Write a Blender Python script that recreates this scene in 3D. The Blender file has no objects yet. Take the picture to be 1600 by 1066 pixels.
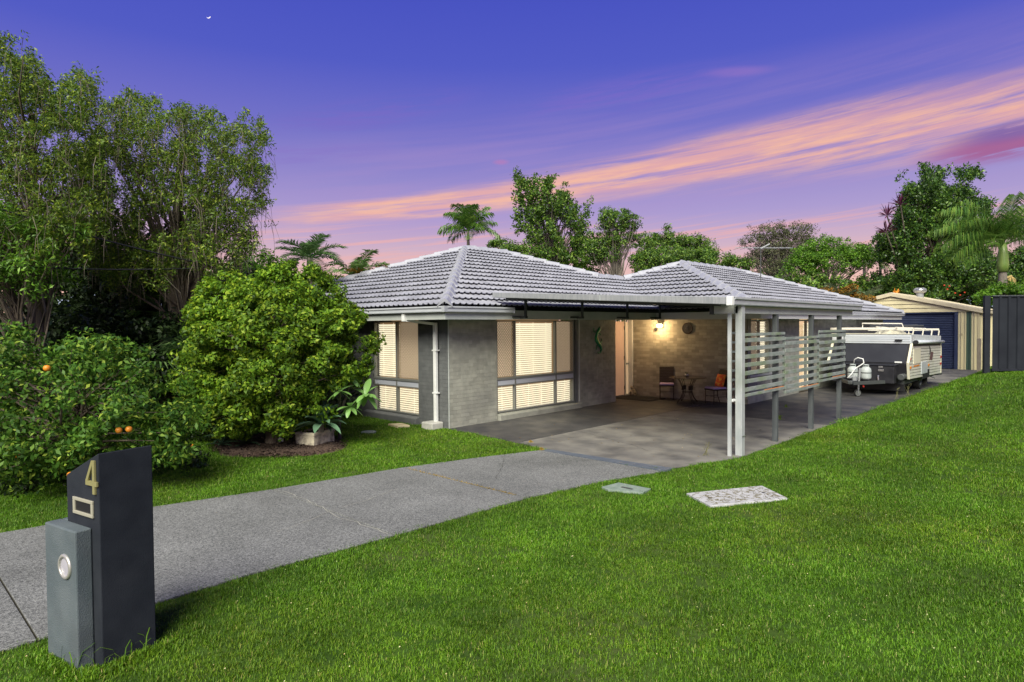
import bpy, bmesh, math, random
import numpy as np
from mathutils import Vector, Matrix, noise as mnoise
random.seed(4); rng = np.random.default_rng(7)
R = math.radians; PI = math.pi
SC = bpy.context.scene
COL = SC.collection

# ------------------------------------------------------------------ camera
cam_d = bpy.data.cameras.new('camera'); cam = bpy.data.objects.new('camera', cam_d); COL.objects.link(cam)
cam_d.sensor_width = 36; cam_d.lens = 22.26; cam_d.clip_end = 3000; cam_d.clip_start = 0.05
cam.matrix_world = Matrix(((0.724419, -0.011145, 0.689269, 10.596), (0.689318, 0.022685, -0.724104, -9.107),
                           (-0.007566, 0.999681, 0.024116, 2.25), (0, 0, 0, 1)))
SC.camera = cam
SC.view_settings.view_transform = 'Standard'; SC.view_settings.look = 'None'
SC.view_settings.gamma = 1; SC.view_settings.use_curve_mapping = False
SC.view_settings.exposure = 0.66

def lin(c):
    c = c / 255.0
    return c / 12.92 if c <= 0.04045 else ((c + 0.055) / 1.055) ** 2.4
def rgb(r, g, b): return (lin(r), lin(g), lin(b), 1)

# ------------------------------------------------------------------ world: dusk sky with sunset streaks
W = bpy.data.worlds.new('World'); SC.world = W; W.use_nodes = True
nt = W.node_tree; N = nt.nodes; L = nt.links
for n in list(N): N.remove(n)
def wn(t, **k):
    n = N.new(t)
    for a, b in k.items(): setattr(n, a, b)
    return n
def wm(op, a, b=None, c=None, clamp=False):
    n = N.new('ShaderNodeMath'); n.operation = op; n.use_clamp = clamp
    for i, x in enumerate((a, b, c)):
        if x is None: continue
        if isinstance(x, (int, float)): n.inputs[i].default_value = x
        else: L.new(x, n.inputs[i])
    return n.outputs[0]
tc = wn('ShaderNodeTexCoord'); sep = wn('ShaderNodeSeparateXYZ'); L.new(tc.outputs['Generated'], sep.inputs[0])
dx, dy, dz = sep.outputs
side = wm('ADD', wm('MULTIPLY', dx, 0.7246), wm('MULTIPLY', dy, 0.6892))
fwd = wm('ADD', wm('MULTIPLY', dx, -0.6892), wm('MULTIPLY', dy, 0.7246))
az = wm('MULTIPLY', wm('ARCTAN2', side, fwd), 57.2958)
el = wm('MULTIPLY', wm('ARCSINE', dz), 57.2958)
ramp = wn('ShaderNodeValToRGB'); L.new(wm('DIVIDE', el, 90, clamp=True), ramp.inputs[0])
stops = [(0, (240, 184, 164)), (3, (238, 188, 172)), (5, (226, 182, 180)), (7, (202, 170, 192)), (9.5, (168, 150, 202)),
         (13, (142, 130, 198)), (17, (110, 107, 194)), (22, (78, 86, 192)), (28, (66, 75, 188)), (48, (56, 58, 145)), (90, (50, 50, 118))]
cr = ramp.color_ramp
while len(cr.elements) > 1: cr.elements.remove(cr.elements[-1])
cr.elements[0].position = 0; cr.elements[0].color = rgb(*stops[0][1])
for e, c in stops[1:]:
    q = cr.elements.new(e / 90); q.color = rgb(*c)
def wnoise(sx, sy, scale, detail, off=0.0, rough=0.55):
    cv = wn('ShaderNodeCombineXYZ')
    L.new(wm('MULTIPLY', az, sx), cv.inputs[0]); L.new(wm('MULTIPLY', wm('SUBTRACT', el, wm('MULTIPLY', az, 0.105)), sy), cv.inputs[1]); cv.inputs[2].default_value = off
    n = wn('ShaderNodeTexNoise'); n.inputs['Scale'].default_value = scale; n.inputs['Detail'].default_value = detail
    n.inputs['Roughness'].default_value = rough; L.new(cv.outputs[0], n.inputs['Vector']); return n.outputs['Fac']
def smooth(x, a, b):
    n = N.new('ShaderNodeMapRange'); n.interpolation_type = 'SMOOTHSTEP'; L.new(x, n.inputs[0])
    n.inputs[1].default_value = a; n.inputs[2].default_value = b; return n.outputs[0]
def mixc(col, fac, c):
    m = N.new('ShaderNodeMix'); m.data_type = 'RGBA'; L.new(fac, m.inputs[0]); L.new(col, m.inputs[6])
    m.inputs[7].default_value = c; return m.outputs[2]
col = ramp.outputs[0]
# broad pink veil along the streak, then the orange streak, its bright core and a dark red cloud
n1 = wnoise(0.018, 0.35, 2.0, 6, 1.3); n2 = wnoise(0.022, 0.8, 2.4, 8, 5.1, 0.6); n3 = wnoise(0.06, 0.7, 2.0, 8, 9.2, 0.66)
mid = wm('ADD', wm('MULTIPLY', az, 0.135), 11.8)
mid = wm('SUBTRACT', mid, wm('MULTIPLY', wm('MULTIPLY', wm('MAXIMUM', az, 0), wm('MAXIMUM', az, 0)), 0.0016))
dv = wm('SUBTRACT', el, mid)
dvn = wm('ADD', dv, wm('MULTIPLY', wm('SUBTRACT', n1, 0.5), 2.4))
wd = wm('ADD', 0.95, wm('MULTIPLY', smooth(az, -14, 34), 1.5))
t = wm('DIVIDE', wm('ABSOLUTE', dvn), wd)
band = wm('SUBTRACT', 1.0, smooth(t, 0.25, 1.35))
fade = wm('MULTIPLY', smooth(az, -25, -12), wm('SUBTRACT', 1, smooth(az, 70, 110)))
band = wm('MULTIPLY', band, fade)
veil = wm('MULTIPLY', wm('SUBTRACT', 1.0, smooth(wm('ABSOLUTE', wm('SUBTRACT', dvn, 1.5)), 1.5, 7.0)), wm('MULTIPLY', smooth(n1, 0.35, 0.7), fade))
col = mixc(col, wm('MULTIPLY', veil, 0.30), rgb(180, 142, 194))
low = wm('MULTIPLY', wm('SUBTRACT', 1.0, smooth(wm('ABSOLUTE', wm('SUBTRACT', el, 7.2)), 0.5, 2.6)), smooth(n2, 0.48, 0.62))
col = mixc(col, wm('MULTIPLY', low, 0.55), rgb(240, 172, 160))
col = mixc(col, wm('MULTIPLY', band, wm('MULTIPLY', smooth(n2, 0.26, 0.62), 0.85)), rgb(232, 170, 160))
core = wm('MULTIPLY', band, smooth(n3, 0.44, 0.66))
col = mixc(col, wm('MULTIPLY', core, 0.6), rgb(250, 190, 150))
def patch(a0, e0, ra, re, colr, amt, na, nb, tilt=0.0):
    global col
    da = wm('SUBTRACT', az, a0)
    qa = wm('DIVIDE', da, ra); qe = wm('DIVIDE', wm('SUBTRACT', wm('SUBTRACT', el, e0), wm('MULTIPLY', da, tilt)), re)
    r = wm('SQRT', wm('ADD', wm('MULTIPLY', qa, qa), wm('MULTIPLY', qe, qe)))
    m = wm('MULTIPLY', wm('SUBTRACT', 1, smooth(r, 0.2, 1.1)), smooth(n3, na, nb))
    col = mixc(col, wm('MULTIPLY', m, amt), colr)
patch(37.5, 12.3, 6.0, 1.3, rgb(160, 84, 138), .9, 0.34, 0.52, 0.05)
patch(38.5, 13.3, 5.0, 0.9, rgb(112, 84, 160), 0.8, 0.3, 0.5, 0.05)
patch(19.5, 20.4, 3.6, 0.5, rgb(176, 124, 192), 0.3, 0.3, 0.5, -0.06)
patch(-0.9, 14.4, 0.9, 0.3, rgb(190, 118, 175), .5, 0.2, 0.4)
patch(-12.5, 18.0, 11.0, 1.6, rgb(124, 98, 190), 0.4, 0.42, 0.6, 0.2)
patch(-18.0, 14.5, 9.0, 1.2, rgb(134, 108, 192), 0.35, 0.42, 0.6, 0.12)
patch(10.0, 19.5, 12.0, 1.8, rgb(122, 100, 194), 0.5, 0.4, 0.6, 0.1)
bg = wn('ShaderNodeBackground'); L.new(col, bg.inputs[0]); bg.inputs[1].default_value = 0.64
# a little of the physical sky on top, sun disc off
sky = wn('ShaderNodeTexSky'); sky.sky_type = 'NISHITA'; sky.sun_disc = False
SUN_EL, SUN_AZ = R(43), R(148)            # azimuth measured from +Y towards +X
sky.sun_elevation = SUN_EL; sky.sun_rotation = SUN_AZ
bg2 = wn('ShaderNodeBackground'); L.new(sky.outputs[0], bg2.inputs[0]); bg2.inputs[1].default_value = 0.004
ad = wn('ShaderNodeAddShader'); L.new(bg.outputs[0], ad.inputs[0]); L.new(bg2.outputs[0], ad.inputs[1])
wo = wn('ShaderNodeOutputWorld'); L.new(ad.outputs[0], wo.inputs[0])

sd = bpy.data.lights.new('sun', 'SUN'); sd.energy = 4.8; sd.angle = R(42); sd.color = (1.0, 0.965, 0.80)
sun = bpy.data.objects.new('sun', sd); COL.objects.link(sun)
sv = Vector((math.sin(SUN_AZ) * math.cos(SUN_EL), math.cos(SUN_AZ) * math.cos(SUN_EL), math.sin(SUN_EL)))
sun.rotation_euler = sv.to_track_quat('Z', 'Y').to_euler(); sun.location = (0, -20, 30)

# ------------------------------------------------------------------ materials
MATS = {}
def nodes_of(m):
    nt = m.node_tree; b = nt.nodes.get('Principled BSDF'); return nt, nt.nodes, nt.links, b
def mat(name, c, rough=0.6, metal=0.0, c2=None, scale=8.0, bump=0.0, bscale=60.0, emis=None, estr=0.0, stretch=None,
        spec=0.5, c3=None, scale3=1.2, amt3=0.5, detail=6):
    if name in MATS: return MATS[name]
    m = bpy.data.materials.new(name); m.use_nodes = True; nt, n, l, b = nodes_of(m)
    b.inputs['Roughness'].default_value = rough; b.inputs['Metallic'].default_value = metal
    b.inputs['Base Color'].default_value = c; b.inputs['Specular IOR Level'].default_value = spec
    g = n.new('ShaderNodeNewGeometry'); vec = g.outputs['Position']
    if stretch:
        mp = n.new('ShaderNodeMapping'); mp.inputs['Scale'].default_value = stretch; l.new(vec, mp.inputs[0]); vec = mp.outputs[0]
    if c2:
        tx = n.new('ShaderNodeTexNoise'); tx.inputs['Scale'].default_value = scale; tx.inputs['Detail'].default_value = detail; l.new(vec, tx.inputs['Vector'])
        rp = n.new('ShaderNodeValToRGB'); rp.color_ramp.elements[0].position = 0.35; rp.color_ramp.elements[1].position = 0.68
        rp.color_ramp.elements[0].color = c; rp.color_ramp.elements[1].color = c2; l.new(tx.outputs['Fac'], rp.inputs[0]); out = rp.outputs[0]
        if c3:
            t2 = n.new('ShaderNodeTexNoise'); t2.inputs['Scale'].default_value = scale3; t2.inputs['Detail'].default_value = 5; l.new(g.outputs['Position'], t2.inputs['Vector'])
            mr = n.new('ShaderNodeMapRange'); mr.inputs[1].default_value = 0.48; mr.inputs[2].default_value = 0.68; mr.inputs[4].default_value = amt3; l.new(t2.outputs['Fac'], mr.inputs[0])
            mx = n.new('ShaderNodeMix'); mx.data_type = 'RGBA'; l.new(mr.outputs[0], mx.inputs[0]); l.new(out, mx.inputs[6]); mx.inputs[7].default_value = c3; out = mx.outputs[2]
        l.new(out, b.inputs['Base Color'])
    if bump:
        t3 = n.new('ShaderNodeTexNoise'); t3.inputs['Scale'].default_value = bscale; t3.inputs['Detail'].default_value = 4; l.new(vec, t3.inputs['Vector'])
        bp = n.new('ShaderNodeBump'); bp.inputs['Strength'].default_value = bump; bp.inputs['Distance'].default_value = 0.01; l.new(t3.outputs['Fac'], bp.inputs['Height']); l.new(bp.outputs[0], b.inputs['Normal'])
    if emis:
        b.inputs['Emission Color'].default_value = emis; b.inputs['Emission Strength'].default_value = estr
    MATS[name] = m; return m
def leafmat(name, cols, trans=0.35, rough=0.45, patch=None, spec=0.35):
    """per-leaf random colour, part translucent"""
    m = bpy.data.materials.new(name); m.use_nodes = True; nt, n, l, b = nodes_of(m)
    g = n.new('ShaderNodeNewGeometry'); rp = n.new('ShaderNodeValToRGB'); l.new(g.outputs['Random Per Island'], rp.inputs[0])
    while len(rp.color_ramp.elements) > 1: rp.color_ramp.elements.remove(rp.color_ramp.elements[-1])
    for i, (p, c) in enumerate(cols):
        if i == 0: e = rp.color_ramp.elements[0]; e.position = p
        else: e = rp.color_ramp.elements.new(p)
        e.color = (c[0], c[1], c[2], 1)
    out = rp.outputs[0]
    tx = n.new('ShaderNodeTexNoise'); tx.inputs['Scale'].default_value = 1.1; tx.inputs['Detail'].default_value = 3; l.new(g.outputs['Position'], tx.inputs['Vector'])
    mr = n.new('ShaderNodeMapRange'); mr.inputs[1].default_value = 0.3; mr.inputs[2].default_value = 0.7; mr.inputs[3].default_value = 0.72; mr.inputs[4].default_value = 1.25; l.new(tx.outputs['Fac'], mr.inputs[0])
    mx = n.new('ShaderNodeVectorMath'); mx.operation = 'SCALE'; l.new(out, mx.inputs[0]); l.new(mr.outputs[0], mx.inputs['Scale']); out = mx.outputs[0]
    l.new(out, b.inputs['Base Color']); b.inputs['Roughness'].default_value = rough; b.inputs['Specular IOR Level'].default_value = spec
    tr = n.new('ShaderNodeBsdfTranslucent'); l.new(out, tr.inputs[0])
    ms = n.new('ShaderNodeMixShader'); ms.inputs[0].default_value = trans; l.new(b.outputs[0], ms.inputs[1]); l.new(tr.outputs[0], ms.inputs[2])
    l.new(ms.outputs[0], n['Material Output'].inputs[0]); MATS[name] = m; return m

WALLC = (0.262, 0.265, 0.232, 1)
M_wall = mat('painted_brick', WALLC, 0.85, c2=(0.335, 0.335, 0.29, 1), scale=5, bump=0.35, bscale=90, c3=(0.18, 0.182, 0.17, 1), scale3=1.3, amt3=0.6, spec=0.2)
M_wall_lit = mat('painted_brick_lit', (0.36, 0.34, 0.28, 1), 0.85, c2=(0.44, 0.41, 0.33, 1), scale=4, bump=0.35, bscale=90, c3=(0.26, 0.25, 0.21, 1), scale3=1.6, amt3=0.7, spec=0.2)  # lighter copy of the wall paint, brightens the dim wall under the carport
M_wall_shade = mat('painted_brick_shaded', (0.10, 0.105, 0.108, 1), 0.85, c2=(0.125, 0.13, 0.132, 1), scale=5, bump=0.35, bscale=90, spec=0.2)  # darker copy of the wall paint, the shrub's shade put into the colour
def vary(m, lo, hi):
    nt, n, l, b = nodes_of(m); src = b.inputs['Base Color'].links[0].from_socket
    g = n.new('ShaderNodeNewGeometry'); oi = n.new('ShaderNodeObjectInfo'); a = n.new('ShaderNodeMath'); a.operation = 'ADD'; l.new(g.outputs['Random Per Island'], a.inputs[0]); l.new(oi.outputs['Random'], a.inputs[1])
    f = n.new('ShaderNodeMath'); f.operation = 'FRACT'; l.new(a.outputs[0], f.inputs[0]); mr = n.new('ShaderNodeMapRange'); mr.inputs[3].default_value = lo; mr.inputs[4].default_value = hi; l.new(f.outputs[0], mr.inputs[0])
    v = n.new('ShaderNodeVectorMath'); v.operation = 'SCALE'; l.new(src, v.inputs[0]); l.new(mr.outputs[0], v.inputs['Scale']); l.new(v.outputs[0], b.inputs['Base Color'])
vary(M_wall, .90, 1.12); vary(M_wall_lit, .74, 1.16); vary(M_wall_shade, .93, 1.09)
M_tile = mat('roof_tile', (0.22, 0.226, 0.262, 1), 0.55, c2=(0.30, 0.306, 0.348, 1), scale=3.2, bump=0.15, bscale=120, c3=(0.21, 0.205, 0.225, 1), scale3=14, amt3=0.5)
vary(M_tile, .90, 1.10)
M_cap = mat('ridge_cap', (0.30, 0.31, 0.36, 1), 0.5, c2=(0.38, 0.39, 0.43, 1), scale=5, bump=0.1, bscale=90, c3=(0.24, 0.235, 0.25, 1), scale3=10, amt3=0.5)
M_gutter = mat('gutter_grey', (0.40, 0.42, 0.46, 1), 0.4, c2=(0.47, 0.49, 0.52, 1), scale=4, stretch=(1, 1, 6))
M_fascia = mat('fascia', (0.38, 0.41, 0.39, 1), 0.5, c2=(0.45, 0.47, 0.45, 1), scale=3)
M_soffit = mat('soffit', (0.50, 0.50, 0.48, 1), 0.8)
M_white = mat('white_paint', (0.70, 0.71, 0.70, 1), 0.45, c2=(0.62, 0.63, 0.62, 1), scale=6)
M_galv = mat('weathered_gutter', (0.25, 0.265, 0.28, 1), 0.5, 0.2, c2=(0.34, 0.35, 0.36, 1), scale=9, stretch=(4, 4, 0.6))
M_dsteel = mat('dark_steel', (0.05, 0.055, 0.055, 1), 0.55)
M_post = mat('galvanised_post', (0.33, 0.36, 0.37, 1), 0.5, 0.15, c2=(0.46, 0.48, 0.48, 1), scale=7, stretch=(1, 1, 0.35), c3=(0.24, 0.28, 0.22, 1), scale3=2, amt3=0.5)
M_dpost = mat('grey_post', (0.05, 0.058, 0.062, 1), 0.6, c2=(0.085, 0.095, 0.10, 1), scale=6, stretch=(1, 1, 0.4))
M_slat = mat('aged_slat', (0.16, 0.195, 0.18, 1), 0.6, c2=(0.28, 0.30, 0.29, 1), scale=4, stretch=(1, 1, 3), c3=(0.17, 0.225, 0.11, 1), scale3=1.7, amt3=0.8)
M_orange_rust = mat('orange_sealant', (0.55, 0.20, 0.06, 1), 0.8)
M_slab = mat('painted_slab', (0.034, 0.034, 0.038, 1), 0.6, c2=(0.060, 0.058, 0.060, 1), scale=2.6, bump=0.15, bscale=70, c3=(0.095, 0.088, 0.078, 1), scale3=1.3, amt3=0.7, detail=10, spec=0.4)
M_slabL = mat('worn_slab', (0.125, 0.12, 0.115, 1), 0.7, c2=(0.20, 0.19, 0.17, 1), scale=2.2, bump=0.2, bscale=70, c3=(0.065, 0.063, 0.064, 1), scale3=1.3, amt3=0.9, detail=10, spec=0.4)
M_drain = mat('dark_strip', (0.075, 0.09, 0.12, 1), 0.6, c2=(0.10, 0.12, 0.15, 1), scale=9)
M_lit = mat('pale_band', (0.55, 0.53, 0.44, 1), 0.6)
M_navy = mat('navy_steel', (0.026, 0.036, 0.085, 1), 0.6, spec=0.2, c2=(0.04, 0.052, 0.10, 1), scale=2)
M_cream = mat('cream_steel', (0.55, 0.49, 0.30, 1), 0.5, c2=(0.62, 0.55, 0.34, 1), scale=2, stretch=(1, 1, 0.5))
M_creamroof = mat('cream_trim', (0.62, 0.55, 0.38, 1), 0.5, c2=(0.52, 0.46, 0.33, 1), scale=4)
M_green = mat('green_steel', (0.045, 0.085, 0.06, 1), 0.5)
M_char = mat('charcoal_steel', (0.014, 0.016, 0.022, 1), 0.6, spec=0.15, c2=(0.020, 0.023, 0.030, 1), scale=2)
M_wood = mat('grey_timber', (0.20, 0.17, 0.13, 1), 0.85, c2=(0.30, 0.26, 0.2, 1), scale=14, stretch=(4, 4, 0.4))
M_bark = mat('bark', (0.085, 0.065, 0.048, 1), 0.9, c2=(0.16, 0.13, 0.10, 1), scale=7, bump=0.8, bscale=25, stretch=(1, 1, 0.3))
M_barkg = mat('grey_bark', (0.10, 0.085, 0.07, 1), 0.9, c2=(0.20, 0.175, 0.15, 1), scale=5, bump=0.5, bscale=25, stretch=(1, 1, 0.3))
M_twig = mat('twig', (0.10, 0.085, 0.065, 1), 0.9, c2=(0.16, 0.13, 0.10, 1), scale=4)
M_frame = mat('window_frame', (0.15, 0.155, 0.145, 1), 0.45)
M_frame_l = mat('pale_frame', (0.42, 0.43, 0.42, 1), 0.45)
M_rail = mat('pale_rail', (0.42, 0.44, 0.50, 1), 0.45)
M_concrete = mat('concrete', (0.36, 0.36, 0.33, 1), 0.85, c2=(0.46, 0.45, 0.42, 1), scale=7, bump=0.3, bscale=60)
M_black = mat('black', (0.008, 0.008, 0.010, 1), 0.5)
M_rubber = mat('rubber', (0.018, 0.018, 0.018, 1), 0.8)
M_chrome = mat('bright_metal', (0.55, 0.55, 0.55, 1), 0.3, 0.9)
M_sand = mat('sandstone', (0.42, 0.35, 0.2, 1), 0.9, c2=(0.5, 0.44, 0.3, 1), scale=9, bump=0.3, bscale=50)
M_orange = mat('orange_fruit', (0.60, 0.22, 0.015, 1), 0.45, bump=0.1, bscale=200)

def driveway_mat():
    m = bpy.data.materials.new('aggregate_drive'); m.use_nodes = True; nt, n, l, b = nodes_of(m)
    g = n.new('ShaderNodeNewGeometry')
    v = n.new('ShaderNodeTexVoronoi'); v.inputs['Scale'].default_value = 95; l.new(g.outputs['Position'], v.inputs['Vector'])
    rp = n.new('ShaderNodeValToRGB'); l.new(v.outputs['Color'], rp.inputs[0])
    rp.color_ramp.elements[0].color = (0.065, 0.068, 0.068, 1); rp.color_ramp.elements[1].color = (0.265, 0.268, 0.262, 1)
    rp.color_ramp.elements[0].position = 0.1; rp.color_ramp.elements[1].position = 0.9
    t = n.new('ShaderNodeTexNoise'); t.inputs['Scale'].default_value = 0.9; t.inputs['Detail'].default_value = 8; t.inputs['Roughness'].default_value = 0.7; l.new(g.outputs['Position'], t.inputs['Vector'])
    mr = n.new('ShaderNodeMapRange'); mr.inputs[1].default_value = 0.3; mr.inputs[2].default_value = 0.75; mr.inputs[3].default_value = 0.78; mr.inputs[4].default_value = 1.2; l.new(t.outputs['Fac'], mr.inputs[0])
    sc = n.new('ShaderNodeVectorMath'); sc.operation = 'SCALE'; l.new(rp.outputs[0], sc.inputs[0]); l.new(mr.outputs[0], sc.inputs['Scale'])
    l.new(sc.outputs[0], b.inputs['Base Color']); b.inputs['Roughness'].default_value = 0.8; b.inputs['Specular IOR Level'].default_value = 0.25
    bp = n.new('ShaderNodeBump'); bp.inputs['Strength'].default_value = 0.8; bp.inputs['Distance'].default_value = 0.004; l.new(v.outputs['Distance'], bp.inputs['Height']); l.new(bp.outputs[0], b.inputs['Normal'])
    MATS['aggregate_drive'] = m
    t4 = n.new('ShaderNodeTexNoise'); t4.inputs['Scale'].default_value = 0.35; t4.inputs['Detail'].default_value = 9; t4.inputs['Roughness'].default_value = 0.75; l.new(g.outputs['Position'], t4.inputs['Vector'])
    m4 = n.new('ShaderNodeMapRange'); m4.inputs[1].default_value = 0.52; m4.inputs[2].default_value = 0.66; m4.inputs[4].default_value = 0.45; l.new(t4.outputs['Fac'], m4.inputs[0])
    x4 = n.new('ShaderNodeMix'); x4.data_type = 'RGBA'; x4.blend_type = 'MULTIPLY'; l.new(m4.outputs[0], x4.inputs[0]); l.new(sc.outputs[0], x4.inputs[6]); x4.inputs[7].default_value = (0.55, 0.56, 0.55, 1); l.new(x4.outputs[2], b.inputs['Base Color'])
    return m
M_drive = driveway_mat()
def glass_mat():
    m = bpy.data.materials.new('window_glass'); m.use_nodes = True; nt, n, l, b = nodes_of(m)
    tr = n.new('ShaderNodeBsdfTransparent'); gl = n.new('ShaderNodeBsdfGlossy'); gl.inputs['Roughness'].default_value = 0.02
    g = n.new('ShaderNodeNewGeometry'); dp = n.new('ShaderNodeVectorMath'); dp.operation = 'DOT_PRODUCT'; l.new(g.outputs['Normal'], dp.inputs[0]); l.new(g.outputs['Incoming'], dp.inputs[1])
    def mt(op, a, b=None):
        q = n.new('ShaderNodeMath'); q.operation = op
        for i, x in enumerate((a, b)):
            if x is None: continue
            if isinstance(x, (int, float)): q.inputs[i].default_value = x
            else: l.new(x, q.inputs[i])
        return q.outputs[0]
    fac = mt('ADD', mt('MULTIPLY', mt('POWER', mt('SUBTRACT', 1.0, mt('ABSOLUTE', dp.outputs['Value'])), 5.0), 0.6), 0.04)
    ms = n.new('ShaderNodeMixShader'); l.new(fac, ms.inputs[0]); l.new(tr.outputs[0], ms.inputs[1]); l.new(gl.outputs[0], ms.inputs[2])
    l.new(ms.outputs[0], n['Material Output'].inputs[0]); return m
M_glass = glass_mat()
M_blind = mat('blind_slat', (0.74, 0.70, 0.54, 1), 0.6, emis=(1.0, 0.92, 0.68, 1), estr=0.54)  # slats emit a little themselves, standing in for room light on them
M_room = mat('lit_room', (0.30, 0.22, 0.14, 1), 0.9, emis=(1.0, 0.62, 0.30, 1), estr=0.07)
M_roomp = mat('lit_curtain', (0.55, 0.45, 0.33, 1), 0.9, emis=(1.0, 0.76, 0.50, 1), estr=0.28)
M_mesh = mat('security_mesh', (0.34, 0.27, 0.20, 1), 0.6)

# ------------------------------------------------------------------ mesh helpers
class MB:
    def __init__(s): s.v = []; s.f = []
    def add(s, vs, fs):
        k = len(s.v); s.v += [tuple(x) for x in vs]; s.f += [tuple(i + k for i in f) for f in fs]; return s
    def hexa(s, p): return s.add(p, [(0, 3, 2, 1), (4, 5, 6, 7), (0, 1, 5, 4), (1, 2, 6, 5), (2, 3, 7, 6), (3, 0, 4, 7)])
    def box(s, x0, x1, y0, y1, z0, z1):
        return s.hexa([(x0, y0, z0), (x1, y0, z0), (x1, y1, z0), (x0, y1, z0), (x0, y0, z1), (x1, y0, z1), (x1, y1, z1), (x0, y1, z1)])
    def fbox(s, F, a0, a1, n0, n1, z0, z1):
        return s.hexa([F(a0, n0, z0), F(a1, n0, z0), F(a1, n1, z0), F(a0, n1, z0), F(a0, n0, z1), F(a1, n0, z1), F(a1, n1, z1), F(a0, n1, z1)])
    def bar(s, p, q, w, h, up=(0, 0, 1)):
        p = Vector(p); q = Vector(q); d = (q - p).normalized(); up = Vector(up)
        if abs(d.dot(up)) > 0.99: up = Vector((1, 0, 0))
        sx = d.cross(up).normalized() * w / 2; sz = sx.cross(d).normalized() * h / 2
        return s.hexa([p - sx - sz, p + sx - sz, p + sx + sz, p - sx + sz, q - sx - sz, q + sx - sz, q + sx + sz, q - sx + sz])
    def tube(s, pts, rad, n=8, cap=True):
        pts = [Vector(p) for p in pts]; rad = rad if isinstance(rad, (list, tuple)) else [rad] * len(pts)
        k = len(s.v); up = Vector((0.13, 0.21, 0.97))
        for i, p in enumerate(pts):
            d = (pts[min(i + 1, len(pts) - 1)] - pts[max(i - 1, 0)]).normalized()
            if abs(d.dot(up)) > 0.98: up = Vector((1, 0.1, 0))
            x = d.cross(up).normalized(); y = d.cross(x).normalized()
            for j in range(n):
                a = 2 * PI * j / n; s.v.append(tuple(p + (x * math.cos(a) + y * math.sin(a)) * rad[i]))
        for i in range(len(pts) - 1):
            for j in range(n):
                a = k + i * n + j; b = k + i * n + (j + 1) % n; s.f.append((a, b, b + n, a + n))
        if cap:
            s.f.append(tuple(k + j for j in range(n))); s.f.append(tuple(k + (len(pts) - 1) * n + j for j in reversed(range(n))))
        return s
    def lathe(s, c, prof, n=20, axis=(0, 0, 1)):
        ax = Vector(axis).normalized(); x = ax.orthogonal().normalized(); y = ax.cross(x); c = Vector(c); k = len(s.v)
        for r, h in prof:
            for j in range(n):
                a = 2 * PI * j / n; s.v.append(tuple(c + ax * h + (x * math.cos(a) + y * math.sin(a)) * max(r, 1e-4)))
        for i in range(len(prof) - 1):
            for j in range(n):
                a = k + i * n + j; b = k + i * n + (j + 1) % n; s.f.append((a, b, b + n, a + n))
        s.f.append(tuple(k + j for j in reversed(range(n)))); s.f.append(tuple(k + (len(prof) - 1) * n + j for j in range(n)))
        return s
    def prism(s, poly, F, h0, h1):
        """poly of (a,b) pushed through F(a,b,h)"""
        n = len(poly); k = len(s.v)
        for h in (h0, h1):
            for a, b in poly: s.v.append(tuple(F(a, b, h)))
        s.f.append(tuple(k + i for i in reversed(range(n)))); s.f.append(tuple(k + n + i for i in range(n)))
        for i in range(n): j = (i + 1) % n; s.f.append((k + i, k + j, k + n + j, k + n + i))
        return s
def mesh_from(name, v, f, smooth=False):
    me = bpy.data.meshes.new(name); me.from_pydata(v, [], f); me.update()
    if smooth: me.polygons.foreach_set('use_smooth', [True] * len(me.polygons))
    return me
BASE = {}
def wbase(o): return BASE.get(o.name, Vector((0, 0, 0)))
def link(o, parent=None):
    COL.objects.link(o)
    if parent:
        o.parent = parent; o.location = o.location - (wbase(parent)) if parent.name in BASE else o.location
    return o
def obj(name, mb, m, parent=None, smooth=False, kind=None, label=None, bevel=0, fix=True):
    me = mesh_from(name, mb.v, mb.f, smooth) if isinstance(mb, MB) else mb
    if fix and isinstance(mb, MB):
        bm = bmesh.new(); bm.from_mesh(me); bmesh.ops.recalc_face_normals(bm, faces=bm.faces); bm.to_mesh(me); bm.free()
    me.materials.clear(); me.materials.append(m)
    o = bpy.data.objects.new(name, me); link(o, parent)
    if kind: o['kind'] = kind
    if label: o['label'] = label
    if bevel:
        b = o.modifiers.new('bevel', 'BEVEL'); b.width = bevel; b.segments = 2; b.limit_method = 'ANGLE'
    return o
def thing(name, label, cat, loc=(0, 0, 0), group=None):
    o = bpy.data.objects.new(name, None); COL.objects.link(o); o.location = loc; o.empty_display_size = 0.2
    BASE[o.name] = Vector(loc); o['label'] = label; o['category'] = cat
    if group: o['group'] = group
    return o
def tag(o, label, cat, group=None):
    o['label'] = label; o['category'] = cat
    if group: o['group'] = group
    return o
def struct(name, mb, m, **k):
    return obj(name, mb, m, kind='structure', **k)
def np_mesh(name, V, F, smooth=False):
    """V (n,3), F (m,k) numpy"""
    me = bpy.data.meshes.new(name); V = np.asarray(V, np.float32); F = np.asarray(F, np.int32); k = F.shape[1]
    me.vertices.add(len(V)); me.vertices.foreach_set('co', V.ravel()); me.loops.add(F.size); me.loops.foreach_set('vertex_index', F.ravel())
    me.polygons.add(len(F)); me.polygons.foreach_set('loop_start', np.arange(0, F.size, k, dtype=np.int32))
    me.update(calc_edges=True); me.validate()
    if smooth: me.polygons.foreach_set('use_smooth', np.ones(len(F), bool))
    return me

def pt_in(poly, X, Y):
    ins = np.zeros(len(X), bool); n = len(poly)
    for i in range(n):
        x0, y0 = poly[i]; x1, y1 = poly[(i + 1) % n]
        c = ((y0 > Y) != (y1 > Y)) & (X < (x1 - x0) * (Y - y0) / (y1 - y0 + 1e-12) + x0); ins ^= c
    return ins
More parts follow.
